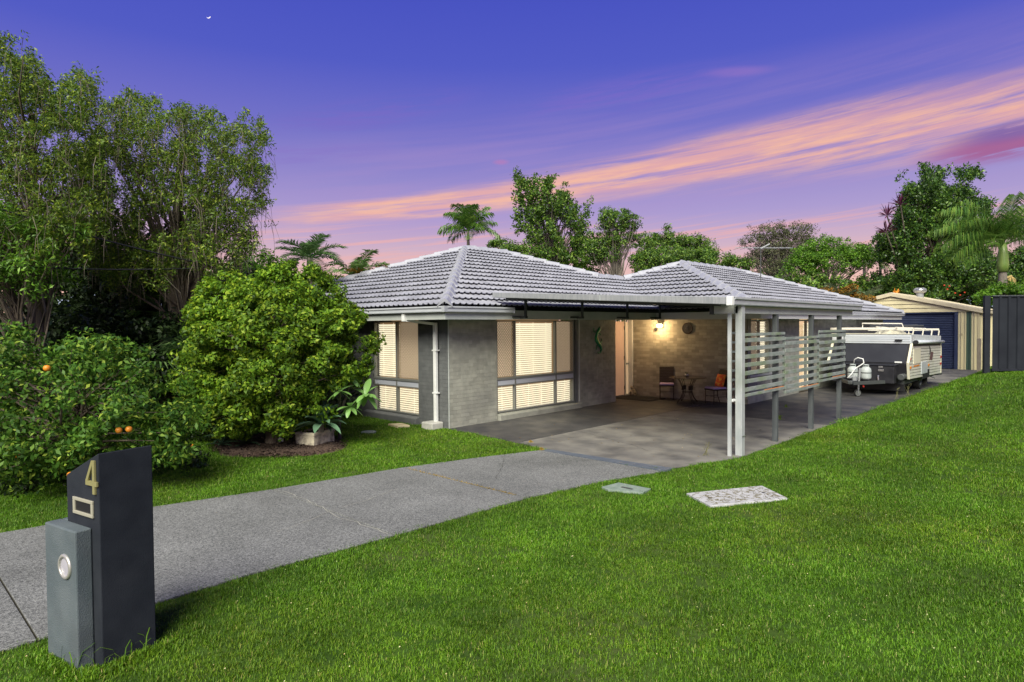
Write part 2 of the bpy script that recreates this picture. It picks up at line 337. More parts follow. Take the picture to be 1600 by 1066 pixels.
# camera frame: e metres right, n metres ahead of the camera, in house axes
A0 = np.array([-1.3963, 13.9019]); D1 = np.array([0.68947, 0.72431]); D2 = np.array([0.72431, -0.68947])
def S(e, n, z=0.0):
    q = np.array([e, n]) - A0; return Vector((float(q @ D2), float(q @ D1), z))
FPX = 989.5
def at(px, py, n):
    """bearing and height angle (as read off the photograph) at ground distance n ahead"""
    hz = 509.0 - (px - 800) * 0.0076
    return S((px - 800) / FPX * n, n, 2.25 + (hz - py) / FPX * n)

# ------------------------------------------------------------------ terrain
def sst(x): x = min(1, max(0, x)); return x * x * (3 - 2 * x)
def gz(v, u):
    rise = 0.80 * sst((v - 6.1) / 2.1) * min(1, max(0, (u - 1.5) / 10.0))
    rise += 0.10 * sst((v - 6.5) / 5) * sst((u + 9) / 10)
    return -0.02 + rise
def gza(v, u):
    sm = lambda x: (lambda y: y * y * (3 - 2 * y))(np.clip(x, 0, 1))
    return -0.02 + 0.80 * sm((v - 6.1) / 2.1) * np.clip((u - 1.5) / 10.0, 0, 1) + 0.10 * sm((v - 6.5) / 5) * sm((u + 9) / 10)
def axis_pts(a, b, st, ext):
    c = list(np.arange(a, b + 1e-6, st)); lo = [a - x for x in ext][::-1]; hi = [b + x for x in ext]; return lo + c + hi
ext = [2, 5, 10, 20, 40, 80, 160, 400, 900]
xs = axis_pts(-16, 24, 0.4, ext); ys = axis_pts(-12, 32, 0.5, ext)
V = [(x, y, gz(x, y)) for y in ys for x in xs]; nx = len(xs)
F = [(j * nx + i, j * nx + i + 1, (j + 1) * nx + i + 1, (j + 1) * nx + i) for j in range(len(ys) - 1) for i in range(nx - 1)]
M_soil = mat('lawn_soil', (0.028, 0.062, 0.008, 1), 0.95, c2=(0.05, 0.095, 0.012, 1), scale=3, bump=0.6, bscale=30, c3=(0.07, 0.075, 0.03, 1), scale3=0.7, amt3=0.5, spec=0.1)
me = mesh_from('ground', V, F, True); obj('ground', me, M_soil, kind='structure')

# ------------------------------------------------------------------ driveway and slabs
DL = [(3.10, -0.52), (2.75, -1.6), (2.38, -3.03), (2.12, -5.07), (1.80, -6.6), (1.66, -8.2), (1.4, -14)]
DR = [(5.60, -0.42), (5.25, -1.6), (5.04, -3.03), (4.98, -5.07), (4.88, -6.6), (4.95, -8.2), (5.1, -14)]
M_mulch0 = mat('joint_dirt', (0.04, 0.035, 0.02, 1), 0.95)
dw = struct('driveway', MB().prism([(3.2, -0.6)] + DL[1:] + DR[::-1][:-1] + [(5.5, -0.6)], lambda a, b, h: (a, b, h), -0.08, -0.016), M_mulch0)
def edge(P, u):
    for (v0, u0), (v1, u1) in zip(P, P[1:]):
        if u1 <= u <= u0: return v0 + (v1 - v0) * (u - u0) / (u1 - u0)
    return P[-1][0]
js = [-0.52, -3.03, -5.07, -8.2, -14]
for a, b in zip(js, js[1:]):
    us = sorted({a - 0.008, b + 0.008} | {u for _, u in DL if b < u < a}, reverse=True)
    poly = [(edge(DL, u), u) for u in us] + [(edge(DR, u), u) for u in reversed(us)]
    obj('driveway_panel', MB().prism(poly, lambda a, b, h: (a, b, h), -0.07, 0.0), M_drive, dw, bevel=0.004)
cs = struct('carport_slab', MB().prism([(0.05, 0.1), (0.9, 0), (3.15, -0.2), (5.5, -0.1), (5.95, 1.3), (5.98, 27.4), (0.1, 27.4)], lambda a, b, h: (a, b, h), -0.09, -0.016), M_mulch0)
def slabp(poly, m, label=None): obj('slab_panel', MB().prism(poly, lambda a, b, h: (a, b, h), -0.08, 0.0), m, cs, bevel=0.003, label=label)
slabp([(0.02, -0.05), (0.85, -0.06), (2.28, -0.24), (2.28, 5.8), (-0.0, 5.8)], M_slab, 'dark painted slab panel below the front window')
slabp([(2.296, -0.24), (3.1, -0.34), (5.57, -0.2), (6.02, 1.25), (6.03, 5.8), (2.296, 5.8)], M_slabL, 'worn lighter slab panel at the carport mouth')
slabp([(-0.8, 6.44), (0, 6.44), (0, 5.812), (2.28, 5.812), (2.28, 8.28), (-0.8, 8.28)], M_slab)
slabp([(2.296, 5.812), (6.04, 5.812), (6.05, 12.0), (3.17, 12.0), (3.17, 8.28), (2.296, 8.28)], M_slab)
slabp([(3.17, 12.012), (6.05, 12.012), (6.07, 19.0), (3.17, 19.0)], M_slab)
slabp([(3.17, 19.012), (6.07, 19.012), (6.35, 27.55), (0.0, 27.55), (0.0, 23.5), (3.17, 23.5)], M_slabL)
dr = struct('drain_strip', MB().prism([(3.10, -0.53), (5.62, -0.46), (5.62, -0.23), (3.14, -0.36)], lambda a, b, h: (a, b, h), -0.06, 0.004), M_drain)

# ------------------------------------------------------------------ frames of the walls
FA = lambda a, n, z: (n, a, z)              # wall facing +x, along +y
FB = lambda a, n, z: (a, -n, z)             # wall facing -y, along +x, at y=0
FC = lambda a, n, z: (a, 8.30 - n, z)
FD = lambda a, n, z: (3.15 + n, a, z)
CAMP = np.array([10.596, -9.107, 2.25])

house = thing('house', 'low grey brick house with lavender-grey tiled hip roof and white blinds', 'house', (0, 0, 0))
# ---- walls : core + bricks
BRICKS = []
def wall(F, segs, m=M_wall, thick=0.22, label=None):
    for a0, a1, z0, z1 in segs:
        w = obj('wall', MB().fbox(F, a0 + (0.012 if F is FA and a0 == 0 else 0), a1 - (0.012 if F is FB and a1 == 0 else 0), -thick, -0.0035, z0, z1), m, house, label=label)
        r = 0; z = z0 + 0.003
        while z + 0.03 < z1:
            zt = min(z + 0.079, z1 - 0.002); a = a0 - (0.12 if r % 2 else 0)
            while a < a1 - 0.01:
                b0 = max(a + 0.0035, a0 + (0.021 if F is FA and a0 == 0 else 0)); b1 = min(a + 0.2365, a1)
                if b1 - b0 > 0.03:
                    c = F((b0 + b1) / 2, 0, (z + zt) / 2); BRICKS.append((float(np.linalg.norm(np.array(c) - CAMP)), F, b0, b1, z, zt, w, m))
                a += 0.24
            z += 0.086; r += 1
    return w
H1 = 2.40
wA = wall(FA, [(0.0, 1.50, -0.05, H1), (4.50, 6.43, -0.05, H1)], label='grey painted brick wall beside the carport')
wB = wall(FB, [(-10.7, -2.90, -0.05, H1), (-1.06, 0.0, -0.05, H1)], M_wall_shade, label='grey painted brick front wall coloured darker for shade')
FR = lambda a, n, z: (a, 6.43 - n if False else 6.43 + n, z)
obj('wall_return', MB().box(-0.98, -0.006, 6.23, 6.43, -0.05, H1), M_wall, house)
wC = wall(FC, [(-0.60, 3.15, -0.05, H1)], M_wall_lit, label='lamp-lit brick wall behind the cafe table')
wD = wall(FD, [(8.30, 8.42, -0.05, H1), (8.42, 9.92, -0.05, 0.80), (9.92, 12.3, -0.05, H1), (13.7, 22.6, -0.05, H1)], M_wall, label='side brick wall behind the slatted screens')
obj('wall', MB().box(-10.7, -10.5, 0.03, 22.4, -0.05, H1).box(-10.5, 2.9, 22.2, 22.4, -0.05, H1), M_wall_shade, house)
BRICKS.sort(key=lambda t: t[0])
BM = {}
for i, (d, F, b0, b1, z0, z1, w, m) in enumerate(BRICKS[:300]):
    o_ = random.uniform(-0.0008, 0.0008)
    kk = (id(F), round(b1 - b0, 3), round(z1 - z0, 3), m.name)
    if kk not in BM:
        mb = MB().fbox(F, 0, b1 - b0, -0.02, 0, 0, z1 - z0)
        c0 = Vector(F(0, 0, 0)); mb.v = [tuple(Vector(p) - c0) for p in mb.v]
        me = mesh_from('brick', mb.v, mb.f); me.materials.append(m); BM[kk] = me
    o = bpy.data.objects.new('brick', BM[kk]); COL.objects.link(o); o.parent = w; o.location = F(b0, o_, z0)
rest = {}
for (d, F, b0, b1, z0, z1, w, m) in BRICKS[300:]:
    rest.setdefault(w.name, [MB(), w, m])[0].fbox(F, b0, b1, -0.02, random.uniform(-0.0008, 0.0008), z0, z1)
for mb, w, m in rest.values(): obj('brickwork', mb, m, w, kind='stuff', fix=False)
# thin pale corner bead and wall edge beads
obj('corner_bead', MB().box(-0.012, 0.006, -0.006, 0.012, -0.02, H1), M_fascia, house)

# ---- windows
def window(F, a0, a1, z0, z1, mulls, rail, mesh_panes, blinds, name='window', label=None, sill=True, room=M_room, sillext=(0.0, 0.0), prot=0.09, pitch=0.052):
    fr = MB(); w = 0.045
    for b in (a0, a1 - w): fr.fbox(F, b, b + w, -0.10, -0.02, z0, z1)
    fr.fbox(F, a0, a1, -0.098, -0.022, z0, z0 + 0.035); fr.fbox(F, a0, a1, -0.098, -0.022, z1 - 0.03, z1)
    for mu in mulls: fr.fbox(F, mu - w / 2, mu + w / 2, -0.102, -0.018, z0, z1)
    if rail: fr.fbox(F, a0, a1, -0.097, -0.010, rail[0] - 0.03, rail[0]); fr.fbox(F, a0, a1, -0.097, -0.010, rail[1], rail[1] + 0.055)
    win = obj(name, fr, M_frame, house, label=label, bevel=0.003)
    cuts = [a0 + w] + [q for mu in mulls for q in (mu - w / 2, mu + w / 2)] + [a1 - w]
    panes = list(zip(cuts[::2], cuts[1::2]))
    if rail:
        for p0, p1 in panes: obj('spandrel', MB().fbox(F, p0, p1, -0.09, -0.03, rail[0], rail[1]), M_rail, win)
    for p0, p1 in panes:
        for q0, q1 in ([(z0 + 0.035, rail[0] - 0.03), (rail[1] + 0.055, z1 - 0.03)] if rail else [(z0 + 0.035, z1 - 0.03)]):
            obj('pane', MB().fbox(F, p0 + 0.001, p1 - 0.001, -0.066, -0.060, q0 + 0.001, q1 - 0.001), M_glass, win)
    for b0, b1, q0, q1 in blinds:
        z = q0 + 0.02
        sl = MB(); ln = b1 - b0; sp = [F(0, -0.02, -0.017), F(0, 0.004, 0.0), F(0, 0.02, 0.02)]
        base = Vector(F(0, 0, 0)); A = Vector(F(ln, 0, 0)) - base
        vs = []
        for p in (F(0, -0.014, -0.019), F(0, 0.003, 0.001), F(0, 0.014, 0.019)):
            q = Vector(p) - base; vs += [tuple(q), tuple(q + A)]
        vs2 = [tuple(Vector(p) + Vector((0, 0, -0.0025))) for p in vs]
        fs = [(0, 1, 3, 2), (2, 3, 5, 4), (6, 8, 9, 7), (8, 10, 11, 9), (0, 6, 7, 1), (4, 5, 11, 10)]
        sm = mesh_from('blind_slat', vs + vs2, fs); sm.materials.append(M_blind)
        while z < q1:
            o = bpy.data.objects.new('blind_slat', sm); COL.objects.link(o); o.parent = win
            o.location = F(b0, -0.15 + random.uniform(-0.002, 0.002), z); z += pitch
        # ladder cords
        cd = MB(); k = max(2, int(ln / 0.45))
        for i in range(k):
            a = b0 + ln * (i + 0.5) / k; cd.fbox(F, a - 0.004, a + 0.004, -0.128, -0.124, q0, q1)
        obj('blind_cord', cd, M_blind, win)
    # room behind: back wall, side walls
    rb = MB(); rb.fbox(F, a0 - 0.02, a1 + 0.02, -0.62, -0.60, z0 - 0.02, z1 + 0.02)
    rb.fbox(F, a0 - 0.04, a0 - 0.02, -0.6, -0.22, z0, z1).fbox(F, a1 + 0.02, a1 + 0.04, -0.6, -0.22, z0, z1)
    rb.fbox(F, a0, a1, -0.6, -0.22, z0 - 0.04, z0 - 0.02).fbox(F, a0, a1, -0.6, -0.22, z1 + 0.02, z1 + 0.04)
    obj('room_lining', rb, room, win)
    for p0, p1, q0, q1 in mesh_panes:
        ms = MB(); st = 0.062; hgt = q1 - q0; wid = p1 - p0
        ratio = 1.25
        c = p0 - hgt / ratio
        while c < p1 + hgt / ratio:
            for sgn in (1, -1):
                # line a = c + sgn*(z-q0)/ratio
                pts = []
                for zz in (q0, q1):
                    pts.append((c + sgn * (zz - q0) / ratio, zz))
                (x0, y0), (x1, y1) = pts
                # clip to p0..p1
                t0, t1 = 0, 1; ddx = x1 - x0
                ta, tb = (p0 - x0) / ddx, (p1 - x0) / ddx
                if ta > tb: ta, tb = tb, ta
                t0 = max(0, ta); t1 = min(1, tb)
                if t1 - t0 > 0.01:
                    P = (x0 + ddx * t0, y0 + (y1 - y0) * t0); Q = (x0 + ddx * t1, y0 + (y1 - y0) * t1)
                    ms.bar(F(P[0], -0.030 + 0.004 * sgn, P[1]), F(Q[0], -0.030 + 0.004 * sgn, Q[1]), 0.006, 0.010)
            c += st
        g = obj('security_mesh', ms, M_mesh, win, kind='stuff', fix=False)
        obj('curtain', MB().fbox(F, p0, p1, -0.135, -0.13, q0, q1), M_roomp, win)
    if sill:
        s0, s1 = a0 - sillext[0], a1 + sillext[1]
        ss = MB(); ss.hexa([F(s0, -0.10, -0.04), F(s1, -0.10, -0.04), F(s1, prot, -0.04), F(s0, prot, -0.04), F(s0, -0.10, z0), F(s1, -0.10, z0), F(s1, prot, z0 - 0.045), F(s0, prot, z0 - 0.045)])
        obj('sill', ss, M_wall if F is FA else M_wall_shade, win, bevel=0.02)
    return win
window(FA, 1.50, 4.50, 0.17, 2.38, [2.16, 3.72], (0.83, 0.95), [(1.56, 2.13, 1.02, 2.34), (3.76, 4.44, 1.02, 2.34)],
       [(2.19, 3.69, 1.02, 2.34), (1.55, 4.45, 0.2, 0.79)], label='wide three-part window with cream blinds and diamond mesh side panes', sillext=(-0.02, 0.22))
window(FB, -2.90, -1.06, 0.17, 2.38, [-1.95], (0.83, 0.95), [(-1.92, -1.12, 1.02, 2.34)],
       [(-2.84, -1.98, 1.02, 2.34), (-2.84, -1.12, 0.2, 0.79)], label='front window half blinds and half mesh behind the round shrub', prot=0.12, sillext=(0.3, 0.0))
window(FD, 8.42, 9.92, 0.82, 2.36, [9.17], None, [(8.48, 9.14, 0.87, 2.32)], [(9.2, 9.86, 0.87, 2.32)], label='side window behind the first slatted screen', sill=False)
window(FD, 12.3, 13.7, 0.02, 2.36, [13.05], None, [], [(13.1, 13.62, 0.1, 2.3)], name='glazed_door', label='glazed side door with pale curtain', sill=False, room=M_roomp)
obj('window_ledge', MB().fbox(FD, 8.36, 9.98, -0.05, 0.05, 0.74, 0.80), M_fascia, house)
# jamb strip right of main window
obj('jamb', MB().fbox(FA, 4.50, 4.60, -0.02, 0.012, 0.0, H1), M_wall_shade, house)
obj('jamb', MB().fbox(FA, 4.66, 4.69, -0.0, 0.02, 0.17, H1), M_frame_l, house)
# ---- entry recess
FE = lambda a, n, z: (-0.78 + n, a, z)
ed = obj('entry_door', MB().fbox(FE, 7.0, 8.0, 0, 0.04, 0.02, 2.36), mat('door_pink', (0.50, 0.36, 0.29, 1), 0.5, emis=(1.0, 0.55, 0.33, 1), estr=0.10), house, label='warm-lit pinkish entry door')  # door emits faintly, the warm light on it is in the material
obj('door_frame', MB().fbox(FE, 6.45, 7.0, 0, 0.05, -0.02, H1).fbox(FE, 7.985, 8.03, 0.0, 0.08, 0, H1), M_fascia, house)
sl_ = obj('sidelight', MB().fbox(FE, 8.03, 8.30, 0, 0.03, 0.04, 2.34), mat('sidelight_glow', (0.5, 0.40, 0.30, 1), 0.3, emis=(1.0, 0.7, 0.42, 1), estr=0.2), house)
obj('sidelight_rail', MB().fbox(FE, 8.03, 8.30, 0.03, 0.06, 0.98, 1.03), M_frame, sl_)
obj('sidelight_frame', MB().box(-0.74, -0.60, 8.22, 8.297, -0.02, H1).fbox(FE, 8.0, 8.3, 0.03, 0.09, 0, 0.05), M_white, sl_)
for z in (0.25, 1.2, 2.15): obj('hinge', MB().fbox(FE, 7.975, 7.998, 0.04, 0.07, z - 0.06, z + 0.06), M_frame, ed)
obj('ceiling', MB().box(-0.79, -0.006, 6.43, 8.3, H1, H1 + 0.05), M_soffit, house)

# ---- eaves: soffit, fascia, gutter
OV = 0.62; ZG0, ZG1 = 2.545, 2.665
sof = MB(); sof.box(-11.3, OV - 0.02, -OV + 0.02, -0.22, 2.402, 2.415); sof.box(-0.22, OV - 0.02, -0.22, 7.70, 2.402, 2.415)
sof.box(-0.22, 3.75, 7.70, 8.08, 2.402, 2.415); sof.box(2.93, 3.75, 8.08, 23.0, 2.402, 2.415)
obj('soffit', sof, M_soffit, house)
fa = MB(); fa.box(-11.3, OV - 0.02, -OV, -OV + 0.02, 2.39, 2.60); fa.box(OV - 0.0199, OV, -OV, 7.70, 2.39, 2.60)
obj('fascia', fa, M_fascia, house, bevel=0.003)
fa = MB(); fa.box(OV, 3.77, 7.66, 7.68, 2.39, 2.60); fa.box(3.75, 3.77, 7.68, 23.1, 2.388, 2.60)
obj('fascia', fa, mat('white_fascia', (0.62, 0.63, 0.62, 1), 0.5), house, bevel=0.003)
def gutter(p, q, outv, m, parent, h=0.12, w=0.11, z0=ZG0, z0b=None, name='gutter'):
    """quad-profile gutter swept from p to q (xy), outv = outward unit"""
    z0b = z0 if z0b is None else z0b
    prof = [(0, 0), (w * 0.75, 0), (w * 0.8, 0.015), (w * 0.8, h * 0.62), (w * 0.92, h * 0.70), (w, h * 0.74), (w, h), (w * 0.93, h), (w * 0.9, h * 0.80), (w * 0.74, h * 0.66), (w * 0.72, 0.012), (0.012, 0.012), (0, h * 0.6)]
    mb = MB(); n = len(prof)
    for (x, y), z in ((p, z0), (q, z0b)):
        for a, b in prof: mb.v.append((x + outv[0] * a, y + outv[1] * a, z + b))
    # mitre left simple
    for i in range(n): j = (i + 1) % n; mb.f.append((i, j, n + j, n + i))
    mb.f.append(tuple(range(n))); mb.f.append(tuple(n + i for i in reversed(range(n))))
    return obj(name, mb, m, parent)
gutter((-11.4, -OV), (OV + 0.0, -OV), (0, -1), M_gutter, house)
gutter((OV, -OV), (OV, 1.35), (1, 0), M_gutter, house)
gutter((3.77, 7.6), (3.77, 23.2), (1, 0), M_gutter, house)
obj('gutter_corner', MB().hexa([(OV - .002, -OV + .002, ZG0), (OV + .082, -OV + .002, ZG0), (OV + .082, -OV - .082, ZG0), (OV - .002, -OV - .082, ZG0), (OV - .002, -OV + .002, ZG1 + .001), (OV + .104, -OV + .002, ZG1 + .001), (OV + .104, -OV - .104, ZG1 + .001), (OV - .002, -OV - .104, ZG1 + .001)]), M_gutter, house)
# bracket end stop and end cap of the house gutter
obj('gutter_end', MB().box(OV + 0.0, OV + 0.115, 1.35, 1.36, ZG0 - 0.01, ZG1), M_gutter, house)
# downpipe at the corner of the front wall
dp = MB(); dp.box(-0.80, -0.70, -OV - 0.05, -OV + 0.03, 2.36, ZG0); dp.bar((-0.76, -OV + 0.0, 2.39), (-0.36, -0.075, 2.30), 0.09, 0.06); dp.box(-0.40, -0.31, -0.115, -0.045, 0.10, 2.33)
obj('downpipe', dp, M_white, house, bevel=0.008)
for z in (0.75, 1.7): obj('pipe_clip', MB().box(-0.43, -0.28, -0.122, -0.02, z, z + 0.03), M_white, house)
obj('pipe_footing', MB().box(-0.56, -0.18, -0.34, 0.0 - 0.01, -0.06, 0.13), M_concrete, house, bevel=0.025)

# ------------------------------------------------------------------ tiled roof
PT = 0.3656; ZE = 2.66
roof = None
sl = math.atan(PT); GAUGE = 0.437; TW = 0.35
def tile_profile():
    pts = []
    for i in range(17):
        a = TW * i / 16; ph = (a / 0.175) % 1.0
        h = 0.030 * (max(0, math.cos(2 * PI * (ph - 0.25))) ** 1.2)
        pts.append((a, h))
    return pts
TP = tile_profile()
def tile_geo():
    vs = []; fs = []; n = len(TP)
    for a, h in TP: vs.append((a, -0.012, 0.064 + h))
    for a, h in TP: vs.append((a, GAUGE + 0.01, 0.004 + h))
    for a, h in TP: vs.append((a, -0.008, 0.064 + h - 0.016))
    for i in range(n - 1): fs.append((i, i + 1, n + i + 1, n + i)); fs.append((2 * n + i, 2 * n + i + 1, i + 1, i))
    return vs, fs
TV, TF = tile_geo()
TILES = []      # (dist, matrix, clipped mesh data or None, part parent)
def roof_face(origin, a, s2, poly, parent, step=(0, 0)):
    """origin on eave; a,s2 horizontal unit vectors along eave / up slope; poly convex in (a, s) slope coords"""
    a = Vector(a); up = Vector((s2[0] * math.cos(sl), s2[1] * math.cos(sl), math.sin(sl))); n = a.cross(up)
    if n.z < 0: n = -n
    Mx = Matrix(((a.x, up.x, n.x, origin[0]), (a.y, up.y, n.y, origin[1]), (a.z, up.z, n.z, origin[2]), (0, 0, 0, 1)))
    P = [Vector(p) for p in poly]; area = sum(P[i].x * P[(i + 1) % len(P)].y - P[(i + 1) % len(P)].x * P[i].y for i in range(len(P)))
    if area < 0: P = P[::-1]
    E = []
    for i in range(len(P)):
        p, q = P[i], P[(i + 1) % len(P)]; d = (q - p).normalized(); E.append((p, Vector((-d.y, d.x))))   # inward normal
    s0, s1 = min(p.y for p in P), max(p.y for p in P); a0, a1 = min(p.x for p in P), max(p.x for p in P)
    r = int(math.floor(s0 / GAUGE + 1e-6)); 
    while r * GAUGE < s1 - 0.01:
        i = int(math.floor(a0 / TW))
        while i * TW < a1:
            cn = [Vector((i * TW + x, r * GAUGE + y)) for x in (0, TW) for y in (-0.012, GAUGE)]
            viol = []; out = False
            for (p, nn) in E:
                dd = [(c - p).dot(nn) for c in cn]
                if max(dd) <= 0.02: out = True; break
                if min(dd) < -0.013: viol.append((p, nn))
            if not out:
                loc = Mx @ Matrix.Translation((i * TW, r * GAUGE, 0))
                cl = None
                if viol:
                    bm = bmesh.new(); vv = [bm.verts.new(v) for v in TV]
                    for f in TF: bm.faces.new([vv[k] for k in f])
                    for (p, nn) in viol:
                        bmesh.ops.bisect_plane(bm, geom=bm.verts[:] + bm.edges[:] + bm.faces[:], plane_co=(p.x - i * TW, p.y - r * GAUGE, 0), plane_no=(-nn.x, -nn.y, 0), clear_outer=True)
                    bm.verts.index_update(); cl = ([tuple(v.co) for v in bm.verts], [tuple(v.index for v in f.verts) for f in bm.faces]); bm.free()
                    if not cl[1]: i += 1; continue
                c = loc @ Vector((TW / 2, GAUGE / 2, 0))
                TILES.append((float((c - Vector(CAMP)).length), loc, cl, parent))
            i += 1
        r += 1
    # underlay just below
    dk = MB(); dk.v = [tuple(Mx @ Vector((p.x, p.y, -0.012))) for p in P]; dk.f = [tuple(range(len(P)))]
    return dk
cosl = math.cos(sl)
roof = obj('roof', MB().box(-11.2, 0.5, -0.5, 11.8, 2.50, 2.55), M_dsteel, house)   # ceiling deck under the tiles
under = MB()
ve, ue = OV + 0.03, -OV - 0.03
HK = 5.95; AX, AY, AZ = ve - HK, ue + HK, ZE + PT * HK
def sc(h): return h / cosl
# main front face (towards -y): triangle
XL = AX - HK
under.add(*[(lambda d: (d.v, d.f))(roof_face((XL, ue, ZE), (1, 0, 0), (0, 1), [(0, 0), (2 * HK, 0), (HK, sc(HK))], roof))][0])
# main right face (towards +x)
RG = 7.35                      # ridge far end (y)
ly = 3.61                      # horizontal run where the low ridge sits
d = roof_face((ve, ue, ZE), (0, 1, 0), (-1, 0), [(0, 0), (7.70 - ue, 0), (7.70 - ue + ly, sc(ly)), (ly, sc(ly))], roof); under.add(d.v, d.f)
d = roof_face((ve, ue, ZE), (0, 1, 0), (-1, 0), [(ly, sc(ly)), (9.65 - ue, sc(ly)), (RG - ue, sc(HK)), (HK, sc(HK))], roof); under.add(d.v, d.f)
# wing front face and right face
wx, wy = 3.78, 7.68; WK = 5.15; WXA, WYA, WZA = wx - WK, wy + WK, ZE + PT * WK
vx0 = ve
d = roof_face((wx, wy, ZE), (-1, 0, 0), (0, 1), [(0, 0), (wx - vx0, 0), ((wx - vx0) / 2 + WK, sc(WK - (wx - vx0) / 2)), (WK, sc(WK))], roof); under.add(d.v, d.f)
WR = 18.0; WE = WR + WK
d = roof_face((wx, wy, ZE), (0, 1, 0), (-1, 0), [(0, 0), (WE - wy, 0), (WR - wy, sc(WK)), (WK, sc(WK))], roof); under.add(d.v, d.f)
# unseen back slopes
LX = ve - ly; LZ = ZE + PT * ly
under.add([(XL, ue, ZE), (AX, AY, AZ), (AX, RG, AZ), (XL, RG + HK, ZE)], [(0, 1, 2, 3)])
under.add([(XL, RG + HK, ZE), (AX, RG, AZ), (LX, 9.65, LZ), (-7, 13.3, ZE)], [(0, 1, 2, 3)])
under.add([(LX, 9.65, LZ), (WXA - (WK - ly), WYA - (WK - ly), LZ), (WXA, WYA, WZA), (WXA, WR, WZA), (WXA - WK, WE, ZE), (WXA - WK, 12, ZE)], [(0, 1, 2, 3, 4, 5)])
under.add([(WXA, WR, WZA), (wx, WE, ZE), (WXA - WK, WE, ZE)], [(0, 1, 2)])
obj('roof_underlay', under, mat('roof_back', (0.03, 0.03, 0.035, 1), 0.9), roof, fix=False)
TILES.sort(key=lambda t: t[0])
tm = mesh_from('roof_tile', TV, TF, False); tm.materials.append(M_tile)
accV = []; accF = []; kk = 0
for i, (dist, loc, cl, par) in enumerate(TILES):
    jit = Matrix.Translation((0, 0, random.uniform(-0.003, 0.003)))
    if i < 300:
        if cl: me = mesh_from('roof_tile', *cl); me.materials.append(M_tile)
        else: me = tm
        o = bpy.data.objects.new('roof_tile', me); COL.objects.link(o); o.parent = roof; o.matrix_local = loc @ jit
    else:
        vs, fs = cl if cl else (TV, TF); Q = loc @ jit
        accV += [tuple(Q @ Vector(v)) for v in vs]; accF += [tuple(k + kk for k in f) for f in fs]; kk += len(vs)
obj('roof_tiles', mesh_from('roof_tiles', accV, accF), M_tile, roof, kind='stuff')
# ridge and hip caps
def caps(p, q, w=0.150, step=0.50, drop=0.05, m=M_cap):
    p = Vector(p); q = Vector(q); Ln = (q - p).length; n = max(1, round(Ln / step)); d = (q - p) / n; dn = d.normalized()
    x = dn.cross(Vector((0, 0, 1))).normalized(); z = x.cross(dn).normalized()
    if z.z < 0: z = -z
    for i in range(n):
        a = p + d * i; b = p + d * (i + 1) + dn * 0.03
        vs = []
        for c, lift in ((a, 0.034), (b, 0.010)):
            k = 1.06 if lift > 0.02 else 0.92
            for sx, sz in ((-1, -drop), (-0.30, 0.072), (0.0, 0.092), (0.30, 0.072), (1, -drop), (1, -drop - 0.02), (0, 0.03), (-1, -drop - 0.02)):
                vs.append(tuple(c + x * w * sx * k + z * (sz * k + lift)))
        fs = [(j, (j + 1) % 8, 8 + (j + 1) % 8, 8 + j) for j in range(8)] + [tuple(range(7, -1, -1)), tuple(range(8, 16))]
        me = mesh_from('ridge_cap', vs, fs); me.materials.append(m)
        o = bpy.data.objects.new('ridge_cap', me); COL.objects.link(o); o.parent = roof
caps((ve, ue, ZE + 0.03), (AX, AY, AZ + 0.03))
caps((XL, ue, ZE + 0.03), (AX, AY, AZ + 0.03))
caps((AX, RG, AZ + 0.04), (AX, AY, AZ + 0.04))
caps((LX, 9.65, LZ + 0.04), (AX, RG, AZ + 0.03))
caps((LX, 9.65, LZ + 0.02), (LX, 11.25, LZ + 0.02), w=0.11)
caps((wx, wy, ZE + 0.03), (WXA, WYA, WZA + 0.03))
caps((WXA - (WK - ly), WYA - (WK - ly), LZ + 0.03), (WXA, WYA, WZA + 0.03))
caps((WXA, WYA, WZA + 0.04), (WXA, WR, WZA + 0.04))
caps((wx, WE, ZE + 0.03), (WXA, WR, WZA + 0.03))
obj('valley_flashing', MB().bar((ve + 0.02, 7.70 - 0.02, ZE + 0.012), (LX, 7.70 + ly, LZ + 0.012), 0.10, 0.02), M_dsteel, roof)
vp = obj('vent_pipe', MB().tube([(-8.6, 4.3, 3.4), (-8.6, 4.3, 4.35)], 0.04, 8), M_galv, roof)
mb = MB(); mb.lathe((-5.3, 9.0, 4.5), [(0.14, 0), (0.14, 0.1), (0.10, 0.16), (0, 0.2)], 12); obj('roof_vent', mb, M_cap, roof)

# ------------------------------------------------------------------ carport
cp = thing('carport', 'galvanised skillion carport with slatted side screens beside the house', 'carport', (6, 1.4, 0))
# roof sheet: rises to the left over the house eave
CL, CRi = (0.50, 3.00), (5.95, 2.70)      # (x, z)
def cz(x): return CL[1] + (CRi[1] - CL[1]) * (x - CL[0]) / (CRi[0] - CL[0])
sh = MB(); nrib = 56; y0, y1 = 1.03, 8.15
xs_ = np.linspace(0.5, 5.95, 46)
for x in xs_:
    pass
rb = []
for i in range(nrib * 2 + 1):
    y = y0 + (y1 - y0) * i / (nrib * 2); rb.append((y, 0.016 if (i % 4 in (1, 2)) else 0.0))
for y, h in rb:
    sh.v += [(0.5, y, cz(0.5) + h - 0.03), (5.93, y, cz(5.93) + h - 0.03)]
for i in range(len(rb) - 1): sh.f.append((2 * i, 2 * i + 1, 2 * i + 3, 2 * i + 2))
obj('roof_sheet', sh, M_galv, cp, fix=False)
